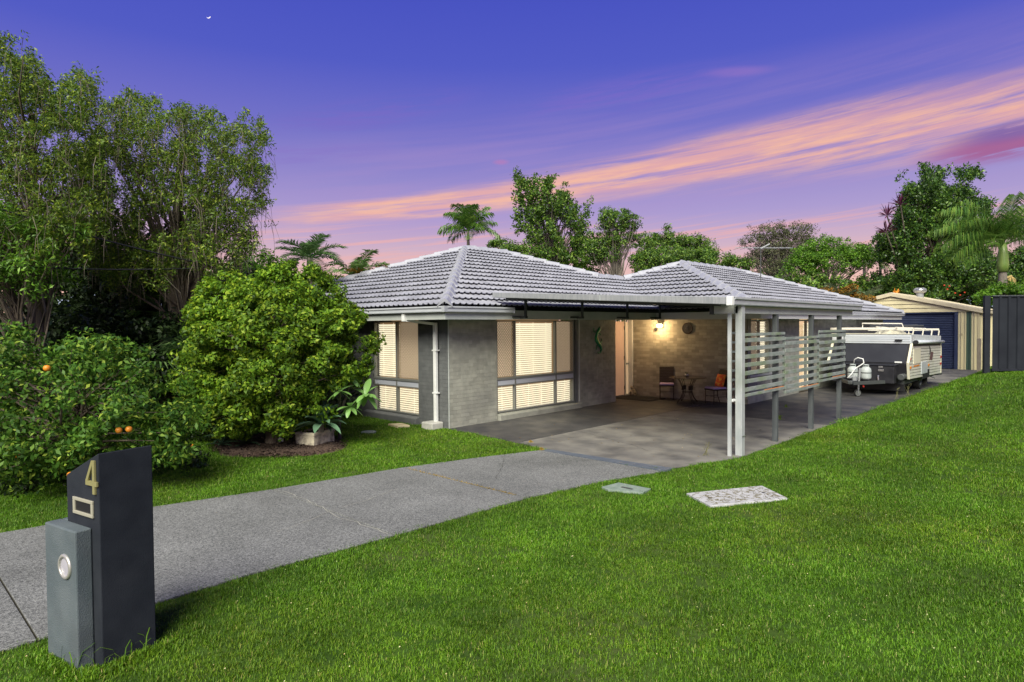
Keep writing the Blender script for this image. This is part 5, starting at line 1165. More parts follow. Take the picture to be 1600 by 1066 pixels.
# big fine-leaved trees at the left, with hanging twigs
def twigs(parent, blobs, n, m, rg, ln=(.6, 1.6), r=.006, zlo=None):
    mb = MB()
    for i in range(n):
        c, rr = blobs[rg.integers(len(blobs))]; d = sphere_dirs(1, rg)[0]; p = np.array(c) + d * np.array(rr) * rg.uniform(.2, .95); l_ = rg.uniform(*ln); o_ = rg.normal(0, .25, 2)
        q = p + np.array((o_[0] * l_, o_[1] * l_, -l_ * .35)); e = q + np.array((o_[0] * l_ * .4, o_[1] * l_ * .4, -l_ * .65))
        mb.tube([tuple(p), tuple(q), tuple(e)], [r, r * .8, r * .5], 3, False)
    return obj('twigs', mb, m, parent, kind='stuff', fix=False)
def P(px, py, n): return tuple(at(px, py, n))
def blobs_px(lst, n, depthk=.9):
    out = []
    for (px, py, rx, ry, *dn) in lst:
        nn = n + (dn[0] if dn else 0); k = nn / FPX; out.append((P(px, py, nn), (rx * k, rx * k * depthk, ry * k)))
    return out
T1P = [(150, 215), (165, 165), (195, 138), (217, 138), (222, 165), (255, 158), (285, 176), (312, 165), (345, 186), (378, 183), (392, 200), (427, 203), (428, 235), (402, 252), (420, 278), (410, 300), (430, 345), (402, 372), (402, 400), (340, 430), (250, 450), (170, 430), (120, 380), (120, 300)]
t1, CC1 = poly_tree('bottlebrush_tree', 'tall fine-leaved tree with hanging grey twigs behind the citrus and shrub', 13.7, 1.7, T1P, 290, 2900, 24, .15, .080, LM_bottle, M_bark, .13, (285, 250), 80, 31, aspect=.3)
T2P = [(-80, 50), (0, 55), (42, 60), (50, 88), (76, 105), (66, 132), (110, 135), (128, 116), (155, 120), (160, 150), (150, 200), (195, 240), (175, 330), (140, 400), (-80, 430)]
t2, CC2 = poly_tree('bottlebrush_tree', 'tallest fine-leaved tree at the far left edge above the citrus', 11.9, 1.4, T2P, 70, 2700, 24, .14, .075, LM_bottle, M_bark, .13, (60, 180), 75, 41, aspect=.3)
def twigs2(parent, CC, n, rg, ln):
    mb = MB()
    for i in range(n):
        p = CC[rg.integers(len(CC))]; l_ = rg.uniform(*ln); o_ = rg.normal(0, .22, 2); q = p + np.array((o_[0] * l_, o_[1] * l_, -l_ * .4)); e = q + np.array((o_[0] * l_ * .3, o_[1] * l_ * .3, -l_ * .6)); mb.tube([tuple(p), tuple(q), tuple(e)], [.005, .004, .002], 3, False)
    return obj('twigs', mb, M_twig, parent, kind='stuff', fix=False)
twigs2(t1, CC1, 1300, np.random.default_rng(5), (.3, .8)); twigs2(t2, CC2, 900, np.random.default_rng(6), (.3, .7))
t3, _ = tree('leafy_tree', 'bright leafed lower tree under the tall left trees beside the power lines', 'tree', S(-8.2, 11.2), [(P(20, 400, 10.8), (.9, .9, .6)), (P(85, 370, 11), (.5, .6, .35)), (P(-40, 380, 10.6), (.9, 1.0, .9)), (P(60, 430, 10.8), (.6, .7, .4))], 150, 50, .24, .09, LM_bright, r0=.08, nb=60, shell=.4, seed=43, aspect=.3)
# undergrowth behind and between
def undergrowth(name, blobs, sub, per, rsub, ls, lm, seed, zmin=0, kind='stuff'):
    rg = np.random.default_rng(seed); C, Nn, CC = crown_points(blobs, sub, per, rsub, .3, rg, zmin); V, F = leaf_cloud(C, Nn, ls, .5, rg=rg); return obj(name, np_mesh(name, V, F), lm, kind=kind)
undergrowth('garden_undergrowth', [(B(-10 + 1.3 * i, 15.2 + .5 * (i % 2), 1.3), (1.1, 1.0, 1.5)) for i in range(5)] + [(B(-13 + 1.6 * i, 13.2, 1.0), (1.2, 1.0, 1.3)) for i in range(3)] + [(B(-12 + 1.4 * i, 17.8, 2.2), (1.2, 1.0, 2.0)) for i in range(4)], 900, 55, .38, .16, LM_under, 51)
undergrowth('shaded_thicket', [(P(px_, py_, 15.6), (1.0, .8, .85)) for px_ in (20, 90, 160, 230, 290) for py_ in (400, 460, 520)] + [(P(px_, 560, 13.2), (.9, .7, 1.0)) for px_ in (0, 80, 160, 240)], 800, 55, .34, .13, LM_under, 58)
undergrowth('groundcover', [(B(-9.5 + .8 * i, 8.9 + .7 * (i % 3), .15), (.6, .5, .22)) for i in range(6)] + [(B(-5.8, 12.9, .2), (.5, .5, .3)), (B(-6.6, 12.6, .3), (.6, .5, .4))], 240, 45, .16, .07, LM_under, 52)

# palm builder
def frond(base, az_, el_, ln, droop, nl, ll, m, parent, wleaf=.035, vang=.5, name='frond', rr=.014, plume=0.0, rg=random, hang=.35):
    base = Vector(base); n = 12; pts = []; p = base.copy(); e = el_
    for i in range(n + 1):
        pts.append(p.copy()); st = ln / n; p = p + Vector((math.cos(az_) * math.cos(e), math.sin(az_) * math.cos(e), math.sin(e))) * st; e -= droop / n * (0.5 + i / n)
    mb = MB().tube(pts, [rr * (1 - .8 * i / n) for i in range(n + 1)], 4, False)
    for k in range(nl):
        f = .14 + .85 * k / nl; i = min(n - 1, int(f * n)); q = pts[i].lerp(pts[i + 1], f * n - i); d = (pts[i + 1] - pts[i]).normalized()
        sd = d.cross(Vector((0, 0, 1))); 
        if sd.length < .05: sd = Vector((math.sin(az_), -math.cos(az_), 0))
        sd.normalize(); upv = sd.cross(d).normalized(); L_ = ll * (math.sin(PI * (.12 + .8 * f)) ** .6) * rg.uniform(.85, 1.1)
        for s_ in (-1, 1):
            dr = (sd * s_ * .85 + d * .62 + upv * rg.uniform(-.1, vang)).normalized(); mid = q + dr * L_ * .55; tip = q + (dr + Vector((0, 0, -hang))).normalized() * L_
            wv = (d * .9 + upv * .3).normalized() * wleaf * .5; c = len(mb.v)
            mb.v += [tuple(q - wv * .5), tuple(q + wv * .5), tuple(mid + wv), tuple(mid - wv), tuple(tip)]; mb.f += [(c, c + 1, c + 2, c + 3), (c + 3, c + 2, c + 4)]
    return obj(name, mb, m, parent, fix=False)
def palm(name, label, base, h, nf, fl, ll, m, r0=.10, crown=False, spread=(70, -15), nl=34, group=None, droop=1.5, wleaf=.04, cat='palm', seed=1, trm=None, az0=0, hang=.35, lean=(0, 0)):
    rr = random.Random(seed); base = Vector(base); t = thing(name, label, cat, tuple(base), group); top = base + Vector((lean[0], lean[1], h))
    pts = [base.lerp(top, i / 8) for i in range(9)]; obj('trunk', MB().tube(pts, [r0 * (1.15 if i % 2 else 1.0) * (1.2 - .3 * i / 8) for i in range(9)], 12), trm or M_barkg, t, smooth=True)
    cz_ = 0
    if crown:
        obj('crownshaft', MB().tube([top, top + Vector((0, 0, .3)), top + Vector((0, 0, .75)), top + Vector((0, 0, 1.15))], [r0 * 1.2, r0 * 1.38, r0 * 1.15, r0 * .8], 14), mat('crownshaft_green', (.14, .23, .05, 1), .4, c2=(.20, .28, .07, 1), scale=3, stretch=(3, 3, .4)), t, smooth=True); cz_ = .92
    for i in range(nf):
        f = i / max(1, nf - 1); a = az0 + i * 2.39996 + rr.uniform(-.15, .15); e = R(spread[0] + (spread[1] - spread[0]) * f) + rr.uniform(-.1, .1)
        frond(top + Vector((0, 0, cz_ - .03 * f)), a, e, fl * rr.uniform(.85, 1.08), droop * rr.uniform(.8, 1.2), nl, ll, m, t, wleaf, rg=rr, hang=hang)
    return t
# fan palm and spiky plants under the left trees
def fan_palm(label, base, h, nfn, rad, m, seed, name='fan_palm'):
    rr = random.Random(seed); base = Vector(base); t = thing(name, label, 'palm', tuple(base)); top = base + Vector((0, 0, h)); obj('trunk', MB().tube([base, top], [.13, .10], 10), M_bark, t, smooth=True)
    for i in range(nfn):
        a = i * 2.4; e = R(rr.uniform(-25, 75)); d = Vector((math.cos(a) * math.cos(e), math.sin(a) * math.cos(e), math.sin(e))); hub = top + d * rad * rr.uniform(.7, 1.1); mb = MB().tube([top, hub], .012, 4, False)
        sd = d.cross(Vector((0, 0, 1))).normalized(); up_ = sd.cross(d).normalized()
        for k in range(-9, 10):
            th = k / 9 * 1.9; dr = d * math.cos(th) + sd * math.sin(th); L_ = rad * (.75 + .25 * math.cos(th)); w = up_ * .004 + (sd * math.cos(th) - d * math.sin(th)) * .022; c = len(mb.v); mid = hub + dr * L_ * .6; tip = hub + dr * L_ + Vector((0, 0, -.25 * L_))
            mb.v += [tuple(hub), tuple(mid + w), tuple(tip), tuple(mid - w)]; mb.f.append((c, c + 1, c + 2, c + 3))
        obj('frond', mb, m, t, fix=False)
    return t
fan_palm('dark fan palm with drooping fronds in shade behind the round shrub', S(-8.0, 14.6), 2.6, 18, .75, LM_dark, 3)
fan_palm('shorter fan palm with arching blades left of the round shrub', S(-6.9, 13.4), 1.5, 14, .7, LM_fern, 4)
# tree fern and palms behind the roof, left
palm('tree_fern', 'lacy tree fern standing behind the round shrub and roof', S(-6.35, 20), 4.45, 16, 1.15, .34, LM_fern, .10, spread=(55, -5), nl=44, droop=1.1, wleaf=.04, cat='tree fern', seed=5, hang=.15)
palm('palm_tree', 'small green palm between the tree fern and the tiled roof', S(-5.35, 22), 3.85, 14, 1.5, .42, LM_palm, .09, seed=6, droop=1.5)
palm('palm_tree', 'rust-leaved palm just behind the left roof slope', S(-4.75, 22), 3.5, 12, 1.3, .40, LM_rust, .09, seed=7, droop=1.6)
palm('palm_tree', 'low bushy green palm nearest the left roof hip', S(-4.1, 22.5), 3.6, 13, 1.2, .36, LM_palm, .09, seed=17, droop=1.6)
undergrowth('hedge_mass', [(B(-9.5 + 1.0 * i, 24, 1.9 + .25 * (i % 3)), (1.0, .8, 1.75)) for i in range(7)], 420, 50, .33, .16, LM_dark, 53)
tree('garden_tree', 'leafy green tree rising between the weeping tree and tree fern', 'tree', S(-7.6, 19), [(B(-7.4, 19, 3.6), (1.0, .9, .95)), (B(-6.5, 19, 3.2), (.7, .7, .6)), (B(-8.3, 19, 3.4), (.8, .8, .9))], 190, 55, .3, .12, LM_bright, r0=.08, nb=30, shell=.4, seed=61)
# palm over the roof ridge
pb_ = at(733, 500, 34); pb_.z = 0
palm('palm_tree', 'slender palm rising above the main roof apex', pb_, 7.35, 19, 1.75, .60, LM_palm, .08, spread=(88, 5), nl=34, droop=1.35, wleaf=.055, seed=8, hang=.6)

# trees behind, by bearing / elevation read from the photograph
def P(px, py, n): return tuple(at(px, py, n))
def blobs_px(lst, n, depthk=.9):
    out = []
    for (px, py, rx, ry, *dn) in lst:
        nn = n + (dn[0] if dn else 0); k = nn / FPX; out.append((P(px, py, nn), (rx * k, rx * k * depthk, ry * k)))
    return out
def far_tree(name, label, n, lst, base_px, sub, per, rsub, ls, lm, bark=M_barkg, r0=.22, toppx=None, nb=60, shell=.35, seed=1, aspect=.45, cat='tree', jit=.8, subflat=.75):
    b = at(base_px, 500, n); b.z = 0; tp = Vector(P(*(toppx or (lst[0][0], lst[0][1])), n))
    return tree(name, label, cat, b, blobs_px(lst, n), int(sub * 1.7), int(per * .85), rsub * .78, ls * .70, lm, bark, r0, tp, nb, shell, aspect, seed=seed, jit=jit, subflat=subflat, loose=.3)
poly_tree('gum_tree', 'tallest gum tree behind the roof with a broken irregular crown', 40, 2.2, [(806, 275), (822, 270), (832, 283), (845, 268), (862, 270), (868, 285), (882, 288), (886, 305), (893, 312), (888, 330), (900, 330), (905, 318), (918, 312), (922, 325), (908, 340), (928, 352), (926, 378), (940, 392), (935, 430), (820, 430), (832, 400), (826, 385), (812, 362), (806, 340), (816, 322), (820, 305), (808, 290)], 872, 620, 34, .34, .19, LM_gum, M_barkg, .2, (858, 300), 140, 71, aspect=.5)
far_tree('gum_tree', 'low gum clump left of the tallest gum at the ridge', 38, [(785, 382, 20, 8), (800, 400, 30, 16), (772, 380, 10, 6), (812, 388, 10, 8), (830, 405, 20, 16)], 800, 90, 42, .42, .22, LM_gum, nb=40, seed=72, shell=.4)
far_tree('gum_tree', 'forked gum tree with bare lower stems right of the tallest gum', 38, [(965, 345, 34, 16), (950, 340, 16, 14), (985, 348, 16, 12), (968, 370, 26, 18), (950, 395, 24, 16), (935, 388, 18, 24), (1003, 372, 12, 8)], 960, 200, 40, .36, .20, LM_gum, toppx=(965, 350), nb=130, seed=73, shell=.45, r0=.13)
far_tree('gum_tree', 'open branching gum with flat leaf pads left of the wing roof', 42, [(1010, 382, 22, 9), (1050, 376, 30, 12), (1082, 378, 20, 10), (1104, 382, 12, 8), (1048, 356, 8, 3), (1022, 371, 10, 6), (1095, 398, 26, 12)], 1050, 150, 40, .40, .22, LM_gum, nb=90, seed=74, shell=.4, r0=.14)
far_tree('leafy_tree', 'dense dark green rounded tree just behind the wing roof', 36, [(1040, 408, 44, 22), (1010, 412, 24, 20), (1080, 410, 40, 18), (1120, 410, 30, 16), (1150, 418, 24, 14)], 1050, 330, 46, .4, .2, LM_gum, nb=40, seed=75, shell=.7)
far_tree('grey_gum_tree', 'sparse grey-brown gum tree behind the television antenna', 55, [(1205, 362, 30, 13), (1245, 362, 26, 14), (1180, 378, 22, 10), (1225, 388, 38, 20), (1195, 400, 30, 18), (1262, 380, 14, 12), (1210, 420, 30, 14)], 1212, 300, 34, .5, .22, LM_gumg, toppx=(1225, 360), nb=260, seed=76, shell=.3, r0=.22)
far_tree('leafy_tree', 'bright green spreading tree right of the grey gum', 42, [(1290, 386, 34, 14), (1265, 398, 28, 16), (1325, 395, 34, 14), (1250, 420, 26, 20), (1345, 402, 24, 14), (1300, 410, 50, 18)], 1290, 330, 50, .42, .19, LM_bright, nb=50, seed=77, shell=.6)
poly_tree('dark_tree', 'big dense dark green tree behind the garage', 38, 2.6, [(1412, 320), (1414, 290), (1436, 278), (1440, 264), (1466, 268), (1486, 262), (1502, 266), (1528, 270), (1524, 288), (1508, 296), (1530, 320), (1545, 360), (1550, 460), (1380, 470), (1365, 430), (1368, 385), (1378, 350), (1400, 335)], 1460, 2300, 36, .36, .17, LM_dark, M_bark, .3, (1465, 310), 110, 78, aspect=.5)
far_tree('leafy_tree', 'dark leafy tree at the far right edge behind the palm', 34, [(1590, 415, 30, 26), (1560, 430, 30, 20), (1640, 410, 40, 34)], 1590, 330, 50, .4, .2, LM_dark, nb=40, seed=79, shell=.6)
far_tree('garden_shrub', 'light green shrub looking over the charcoal fence', 24, [(1570, 458, 26, 14), (1545, 464, 18, 10), (1598, 456, 24, 16), (1640, 455, 30, 18)], 1570, 120, 50, .26, .15, LM_bright, cat='shrub', nb=20, seed=80, shell=.5)
# cordylines
for i, (px, py, n, lab) in enumerate(((1406, 322, 35, 'upper purple cordyline head against the dark tree'), (1385, 338, 35, 'lower purple cordyline head at the left side of the dark tree'), (1384, 364, 35.5, 'lowest small purple cordyline left of the dark tree'))):
    p = Vector(P(px, py, n)); t = thing('cordyline', lab, 'plant', (p.x, p.y, 0), 'purple cordylines by the dark tree'); bs_ = S(24.5, 38.6); obj('stem', MB().tube([tuple(bs_), (bs_.x * .75 + p.x * .25, bs_.y * .75 + p.y * .25, p.z * .45), (bs_.x * .35 + p.x * .65, bs_.y * .35 + p.y * .65, p.z * .8), tuple(p)], .04, 6), M_barkg, t); rr = random.Random(i); mb = MB()
    for k in range(26):
        a = rr.uniform(0, 2 * PI); e = R(rr.uniform(-15, 80)); d = Vector((math.cos(a) * math.cos(e), math.sin(a) * math.cos(e), math.sin(e))); l_ = rr.uniform(.5, .95); sd = d.cross(Vector((0, 0, 1))).normalized() * .045; c = len(mb.v); mb.v += [tuple(p), tuple(p + d * l_ * .5 + sd), tuple(p + d * l_ + Vector((0, 0, -.08))), tuple(p + d * l_ * .5 - sd)]; mb.f.append((c, c + 1, c + 2, c + 3))
    obj('leaves', mb, LM_purple, t, fix=False)
# bangalow palm on the right
bp_ = at(1566, 470, 26); bp_.z = 0
bg_ = palm('bangalow_palm', 'large palm with a green crownshaft and sweeping fronds behind the fence', bp_, 4.3, 0, 2.9, .8, LM_palm, .155, crown=True, trm=M_barkg)
tp_ = Vector(bp_) + Vector((0, 0, 5.35)); rr = random.Random(9)
rt = Vector((.7246, .6892, 0)); fw_ = Vector((-.6892, .7246, 0))
for (ax_, e_, l_, dr_) in ((172, 62, 3.0, 1.5), (178, 42, 3.1, 1.5), (186, 26, 3.0, 1.4), (192, 12, 2.7, 1.2), (200, 55, 2.6, 1.7), (165, 75, 2.5, 1.2), (200, 0, 2.6, .9), (120, 60, 2.6, 1.4), (250, 50, 2.5, 1.5), (300, 40, 2.3, 1.6), (20, 68, 2.3, .9), (5, 50, 2.4, 1.3), (350, 30, 2.2, 1.7), (60, 55, 2.4, 1.4), (10, 80, 2.2, .3), (225, 25, 2.6, 1.4)):
    a = R(ax_); d = rt * math.cos(a) + fw_ * math.sin(a); frond(tp_, math.atan2(d.y, d.x), R(e_), l_, dr_, 74, .86, LM_palm, bg_, .036, name='frond', rr=.03, rg=rr, hang=.75)
inf = MB()
for k in range(34):
    a = rr.uniform(0, 2 * PI); r = rr.uniform(.03, .15); b0 = Vector(bp_) + rt * .36 + Vector((0, 0, 4.12)); inf.tube([tuple(b0), tuple(b0 + Vector((r * math.cos(a), r * math.sin(a), -.12))), tuple(b0 + Vector((r * 1.1 * math.cos(a), r * 1.1 * math.sin(a), -.75 - rr.uniform(0, .1))))], .014, 4, False)
inf.tube([tuple(Vector(bp_) + Vector((0, 0, 4.0))), tuple(Vector(bp_) + rt * .36 + Vector((0, 0, 4.14)))], .04, 6)
obj('flower_spray', inf, mat('spray_tan', (.50, .38, .15, 1), .8), bg_, fix=False)
# feathery grey-green date palms before the bright tree
for i, (px, n, h, lab) in enumerate(((1305, 33, 2.9, 'grey-green feathery palm left of the garage roof'), (1345, 34, 2.9, 'second grey-green palm nearest the garage gable'), (1265, 35, 2.9, 'left grey-green palm above the end of the wing roof'))):
    b = at(px, 500, n); b.z = 0; palm('date_palm', lab, b, h, 22, 1.9, .42, LM_palmg, .16, spread=(85, -10), nl=34, droop=1.3, wleaf=.035, seed=30 + i, hang=.2)
for i, (px, py, n, lab) in enumerate(((1350, 392, 48, 'dark distant palm head right of the bright tree'), (1375, 402, 48, 'second dark distant palm head beside the dark tree'), (679, 402, 60, 'tiny palm top peeking above the left roof slope'))):
    b = at(px, 500, n); b.z = 0; palm('distant_palm', lab, b, 2.25 + (509 - py) / FPX * n - .6, 14, 1.3, .4, LM_dark, .1, spread=(85, -20), nl=18, droop=1.8, wleaf=.07, seed=40 + i)
undergrowth('back_hedge', blobs_px([(1180 + 30 * i, 452 + 6 * (i % 3), 30, 26) for i in range(15)], 39), 600, 46, .38, .2, LM_gum, 54)
undergrowth('rust_shrubs', blobs_px([(1290, 462, 26, 12), (1335, 468, 30, 10), (1320, 455, 20, 8)], 33), 60, 40, .25, .14, LM_rust, 57)
undergrowth('far_treeline', [(tuple(S(-90 + 6 * i, 85 + 5 * math.sin(i * 1.7), 1.5 + 1.0 * math.sin(i * 2.3))), (4.5, 3.5, 3.6)) for i in range(34)], 1300, 34, 1.2, .6, LM_dark, 55)
undergrowth('garage_hedge', [(tuple(S(10 + 1.4 * i, 40.5, 1.8)), (1.2, 1.0, 1.9)) for i in range(18)], 700, 46, .42, .22, LM_dark, 56)
# flame coloured flower spike over the garage ridge
p = Vector(P(1398, 470, 36)); ff = MB(); rr = random.Random(2)
for k in range(16): ff.tube([tuple(p), tuple(p + Vector((rr.uniform(-.12, .12), rr.uniform(-.12, .12), rr.uniform(.2, .5)))), tuple(p + Vector((rr.uniform(-.22, .22), rr.uniform(-.2, .2), rr.uniform(.35, .75))))], [.05, .04, .01], 5, False)
fs_ = thing('flame_flower', 'orange flame-like flower spike above the garage ridge', 'flower', (p.x, p.y, 0)); obj('stem', MB().tube([(p.x, p.y, 0), tuple(p)], .04, 6), M_bark, fs_); obj('petals', ff, mat('flame_petal', (.75, .28, .03, 1), .5), fs_, fix=False)
# red blossoms on the dark tree
rb_ = MB()
for px, py in ((1475, 446), (1480, 452), (1492, 458), (1500, 461), (1507, 457), (1483, 447)):
    q = Vector(P(px, py, 35.3)); rb_.lathe(tuple(q), [(0, -.04), (.04, -.02), (.05, .02), (0, .04)], 7)
rbt = thing('red_blossoms', 'few red blossoms low on the foliage behind the garage roof', 'flowers', P(1490, 455, 35.3)); obj('blossom', rb_, mat('blossom_red', (.5, .05, .02, 1), .6), rbt)

# agaves: rosette of broad fleshy leaves
def agave(label, c, n, ln, w, m, seed, stem=0.0, name='agave', elr=(5, 80)):
    rr = random.Random(seed); c = Vector(c); t = thing(name, label, 'agave', tuple(c)); b = c + Vector((0, 0, stem))
    if stem > .05: obj('stem', MB().tube([c, b], .05, 8), M_barkg, t)
    for i in range(n):
        a = i * 2.39996; e = R(elr[1] - (elr[1] - elr[0]) * (i / n) ** .8 + rr.uniform(-6, 6)); L_ = ln * rr.uniform(.8, 1.1); mb = MB(); d0 = Vector((math.cos(a), math.sin(a), 0)); sd = Vector((-math.sin(a), math.cos(a), 0)); p = b.copy(); ee = e; k = 8; rows = []
        for j in range(k + 1):
            f = j / k; wd = w * (0.38 + 0.62 * math.sin(PI * min(1, .08 + f * .78)) ) * (1 - f ** 5); d = d0 * math.cos(ee) + Vector((0, 0, math.sin(ee))); nn = -d0 * math.sin(ee) + Vector((0, 0, math.cos(ee)))
            rows.append((p - sd * wd / 2 + nn * wd * .20, p - nn * .004, p + sd * wd / 2 + nn * wd * .20)); p = p + d * L_ / k; ee -= .11 + .02 * rr.random()
        for r_ in rows: mb.v += [tuple(x) for x in r_]
        for j in range(k): mb.f += [(3 * j, 3 * j + 1, 3 * j + 4, 3 * j + 3), (3 * j + 1, 3 * j + 2, 3 * j + 5, 3 * j + 4)]
        obj('leaf', mb, m, t, smooth=True, fix=False)
    return t
M_ag = leafmat('agave_leaf', [(0, G(.055, .12, .075)), (.6, G(.09, .17, .10)), (1, G(.13, .22, .11))], .1, .5); M_ag2 = leafmat('agave_dark', [(0, G(.03, .07, .04)), (1, G(.06, .12, .06))], .1, .5)
agave('large blue-green agave rosette leaning out of the concrete trough', (-0.22, -2.98, .27), 22, .58, .15, M_ag, 3, stem=.14)
agave('smaller agave growing behind the large one in the trough', (-0.50, -2.72, .27), 14, .36, .09, M_ag2, 4, stem=.05)
agave('dark agave low in the mulch left of the garden light', (-1.35, -3.95, .03), 12, .40, .08, M_ag2, 5)
agave('blue-green agave at the left end of the mulch bed', (-2.15, -3.95, .03), 14, .44, .11, M_ag2, 6)
agave('narrow dark agave near the middle of the mulch bed', (-1.65, -4.25, .02), 10, .36, .06, M_ag2, 8)
# frangipani with big oval leaves
M_fl = leafmat('frangi_leaf', [(0, G(.09, .22, .05)), (.6, G(.18, .34, .09)), (.86, G(.28, .44, .12)), (1, G(.42, .38, .05))], .3, .35, spec=.5)
fb = Vector((-0.62, -2.35, 0)); fr_ = thing('frangipani', 'young frangipani with big oval leaf rosettes before the front window', 'shrub', tuple(fb)); stm = MB()
rr = random.Random(12)
heads = [tuple(at(570, 617, 11.9)), tuple(at(530, 612, 11.7)), tuple(at(548, 592, 12.0)), tuple(at(545, 636, 11.8))]
mids = Vector((-0.62, -2.35, .5))
for h_ in heads:
    hv = Vector(h_); stm.tube([fb, fb.lerp(mids, .6), mids, mids.lerp(hv, .5) + Vector((0, 0, -.05)), hv], [.035, .03, .028, .022, .018], 8)
obj('stems', stm, M_barkg, fr_, smooth=True, fix=False)
for hi, h_ in enumerate(heads):
    hv = Vector(h_)
    for k in range(15 if hi == 0 else 10):
        a = k * 2.4 + hi; e = R(rr.uniform(-45, 60)); d = Vector((math.cos(a) * math.cos(e), math.sin(a) * math.cos(e), math.sin(e))); sd = d.cross(Vector((0, 0, 1))).normalized(); nn = sd.cross(d); L_ = rr.uniform(.28, .38) * (1 if hi == 0 else .8); w = L_ * .36; rows = []; p = hv.copy()
        for j in range(8):
            f = j / 7; wd = w * (math.sin(PI * min(1, f * .93 + .03)) ** .8) + .004; rows.append((p - sd * wd / 2 + nn * wd * .12, p, p + sd * wd / 2 + nn * wd * .12)); p = p + (d + Vector((0, 0, -.55 * f))).normalized() * L_ / 7
        mb = MB()
        for r_ in rows: mb.v += [tuple(x) for x in r_]
        for j in range(7): mb.f += [(3 * j, 3 * j + 1, 3 * j + 4, 3 * j + 3), (3 * j + 1, 3 * j + 2, 3 * j + 5, 3 * j + 4)]
        obj('leaf', mb, M_fl, fr_, smooth=True, fix=False)

# ------------------------------------------------------------------ antenna, wires, moon, neighbours
an = thing('tv_antenna', 'thin television antenna with a long boom on the wing roof ridge', 'antenna', (0.6, 15.7, 3.85))
obj('mast', MB().tube([(0.5, 15.7, 3.75), (0.5, 15.7, 5.22)], .018, 6), M_dsteel, an)
bm2 = MB(); c_ = Vector((0.5, 15.7, 5.22)); bm2.tube([tuple(c_ - rt * 1.0 + Vector((0, 0, .02))), tuple(c_ + rt * 1.25)], .016, 5)
for k in range(9): q = c_ - rt * .9 + rt * .26 * k; l_ = .5 - .03 * k; bm2.tube([tuple(q - fw_ * l_), tuple(q + fw_ * l_)], .007, 4)
bm2.tube([tuple(c_ + Vector((0, 0, -.02))), tuple(c_ + rt * .35 + Vector((0, 0, .16)))], .03, 5)
obj('boom', bm2, M_galv, an); obj('stay', MB().tube([(0.5, 15.7, 4.15), (0.35, 15.2, 3.8)], .01, 4), M_dsteel, an)
for i, (p, q, lab) in enumerate((((0, 316), (330, 415), 'upper black power line crossing the left trees'), ((0, 404), (300, 420), 'lower black power line crossing the left trees'))):
    a = Vector(P(p[0] - 200, p[1] - (60 if i == 0 else 12), 9.5)); b = Vector(P(q[0], q[1], 12.5)); pts = [a.lerp(b, k / 14) + Vector((0, 0, -.12 * math.sin(PI * k / 14))) for k in range(15)]
    tag(obj('power_line', MB().tube(pts, .014, 5), M_black, fix=False), lab, 'power line', 'power lines at the left')
mo = P(335, 31, 900); k = 900 / FPX; mc = Vector(mo); mm = MB(); ou = [(math.cos(t), math.sin(t)) for t in np.linspace(R(200), R(350), 13)]; inn = [(math.cos(t) * .98 - .10, math.sin(t) * .93 + .12) for t in np.linspace(R(345), R(205), 11)]
poly = ou + inn; mm.prism(poly, lambda a, b, h: tuple(mc + rt * a * 3.2 * k + Vector((0, 0, 1)) * b * 3.2 * k + fw_ * h), 0, 1)
tag(obj('moon', mm, mat('moon_glow', (.8, .8, .8, 1), 1, emis=(.75, .78, 1, 1), estr=.30)), 'thin crescent moon high in the purple sky at the left', 'moon')
def simple_house(label, c, w, d, h, rh, wallm, roofm):
    t = thing('neighbour_house', label, 'house', tuple(c)); c = Vector(c); Fh = lambda a, n, z: tuple(c + rt * a + fw_ * n + Vector((0, 0, z)))
    obj('wall', MB().fbox(Fh, -w / 2, w / 2, 0, d, 0, h), wallm, t)
    rfm = MB(); rfm.v = [Fh(-w / 2 - .4, -.4, h), Fh(w / 2 + .4, -.4, h), Fh(w / 2 + .4, d + .4, h), Fh(-w / 2 - .4, d + .4, h), Fh(-w / 4, d / 2, h + rh), Fh(w / 4, d / 2, h + rh)]; rfm.f = [(0, 1, 5, 4), (1, 2, 5), (2, 3, 4, 5), (3, 0, 4)]; obj('roof', rfm, roofm, t)
    for x in (-w * .3, 0, w * .3):
        wf = obj('window', MB().fbox(Fh, x - .6, x + .6, -.04, -.001, h * .45, h * .85), M_white, t); obj('window_glass', MB().fbox(Fh, x - .5, x + .5, -.05, -.041, h * .48, h * .82), M_char, wf)
M_nb = mat('neighbour_white', (.55, .56, .58, 1), .7); M_nr = mat('neighbour_roof', (.36, .42, .52, 1), .5)
simple_house('far house with a pale blue-white roof behind the wing roof', S(17.8, 47), 9, 8, 3.6, 2.4, M_nb, M_nr)
simple_house('pale house glimpsed through the dark left trees', S(-13.5, 22), 8, 6, 2.9, 1.0, M_nb, M_nr)
simple_house('far house with a pale roof behind the right-hand palm', S(40, 47), 10, 8, 3.4, 1.8, M_nb, M_nr)

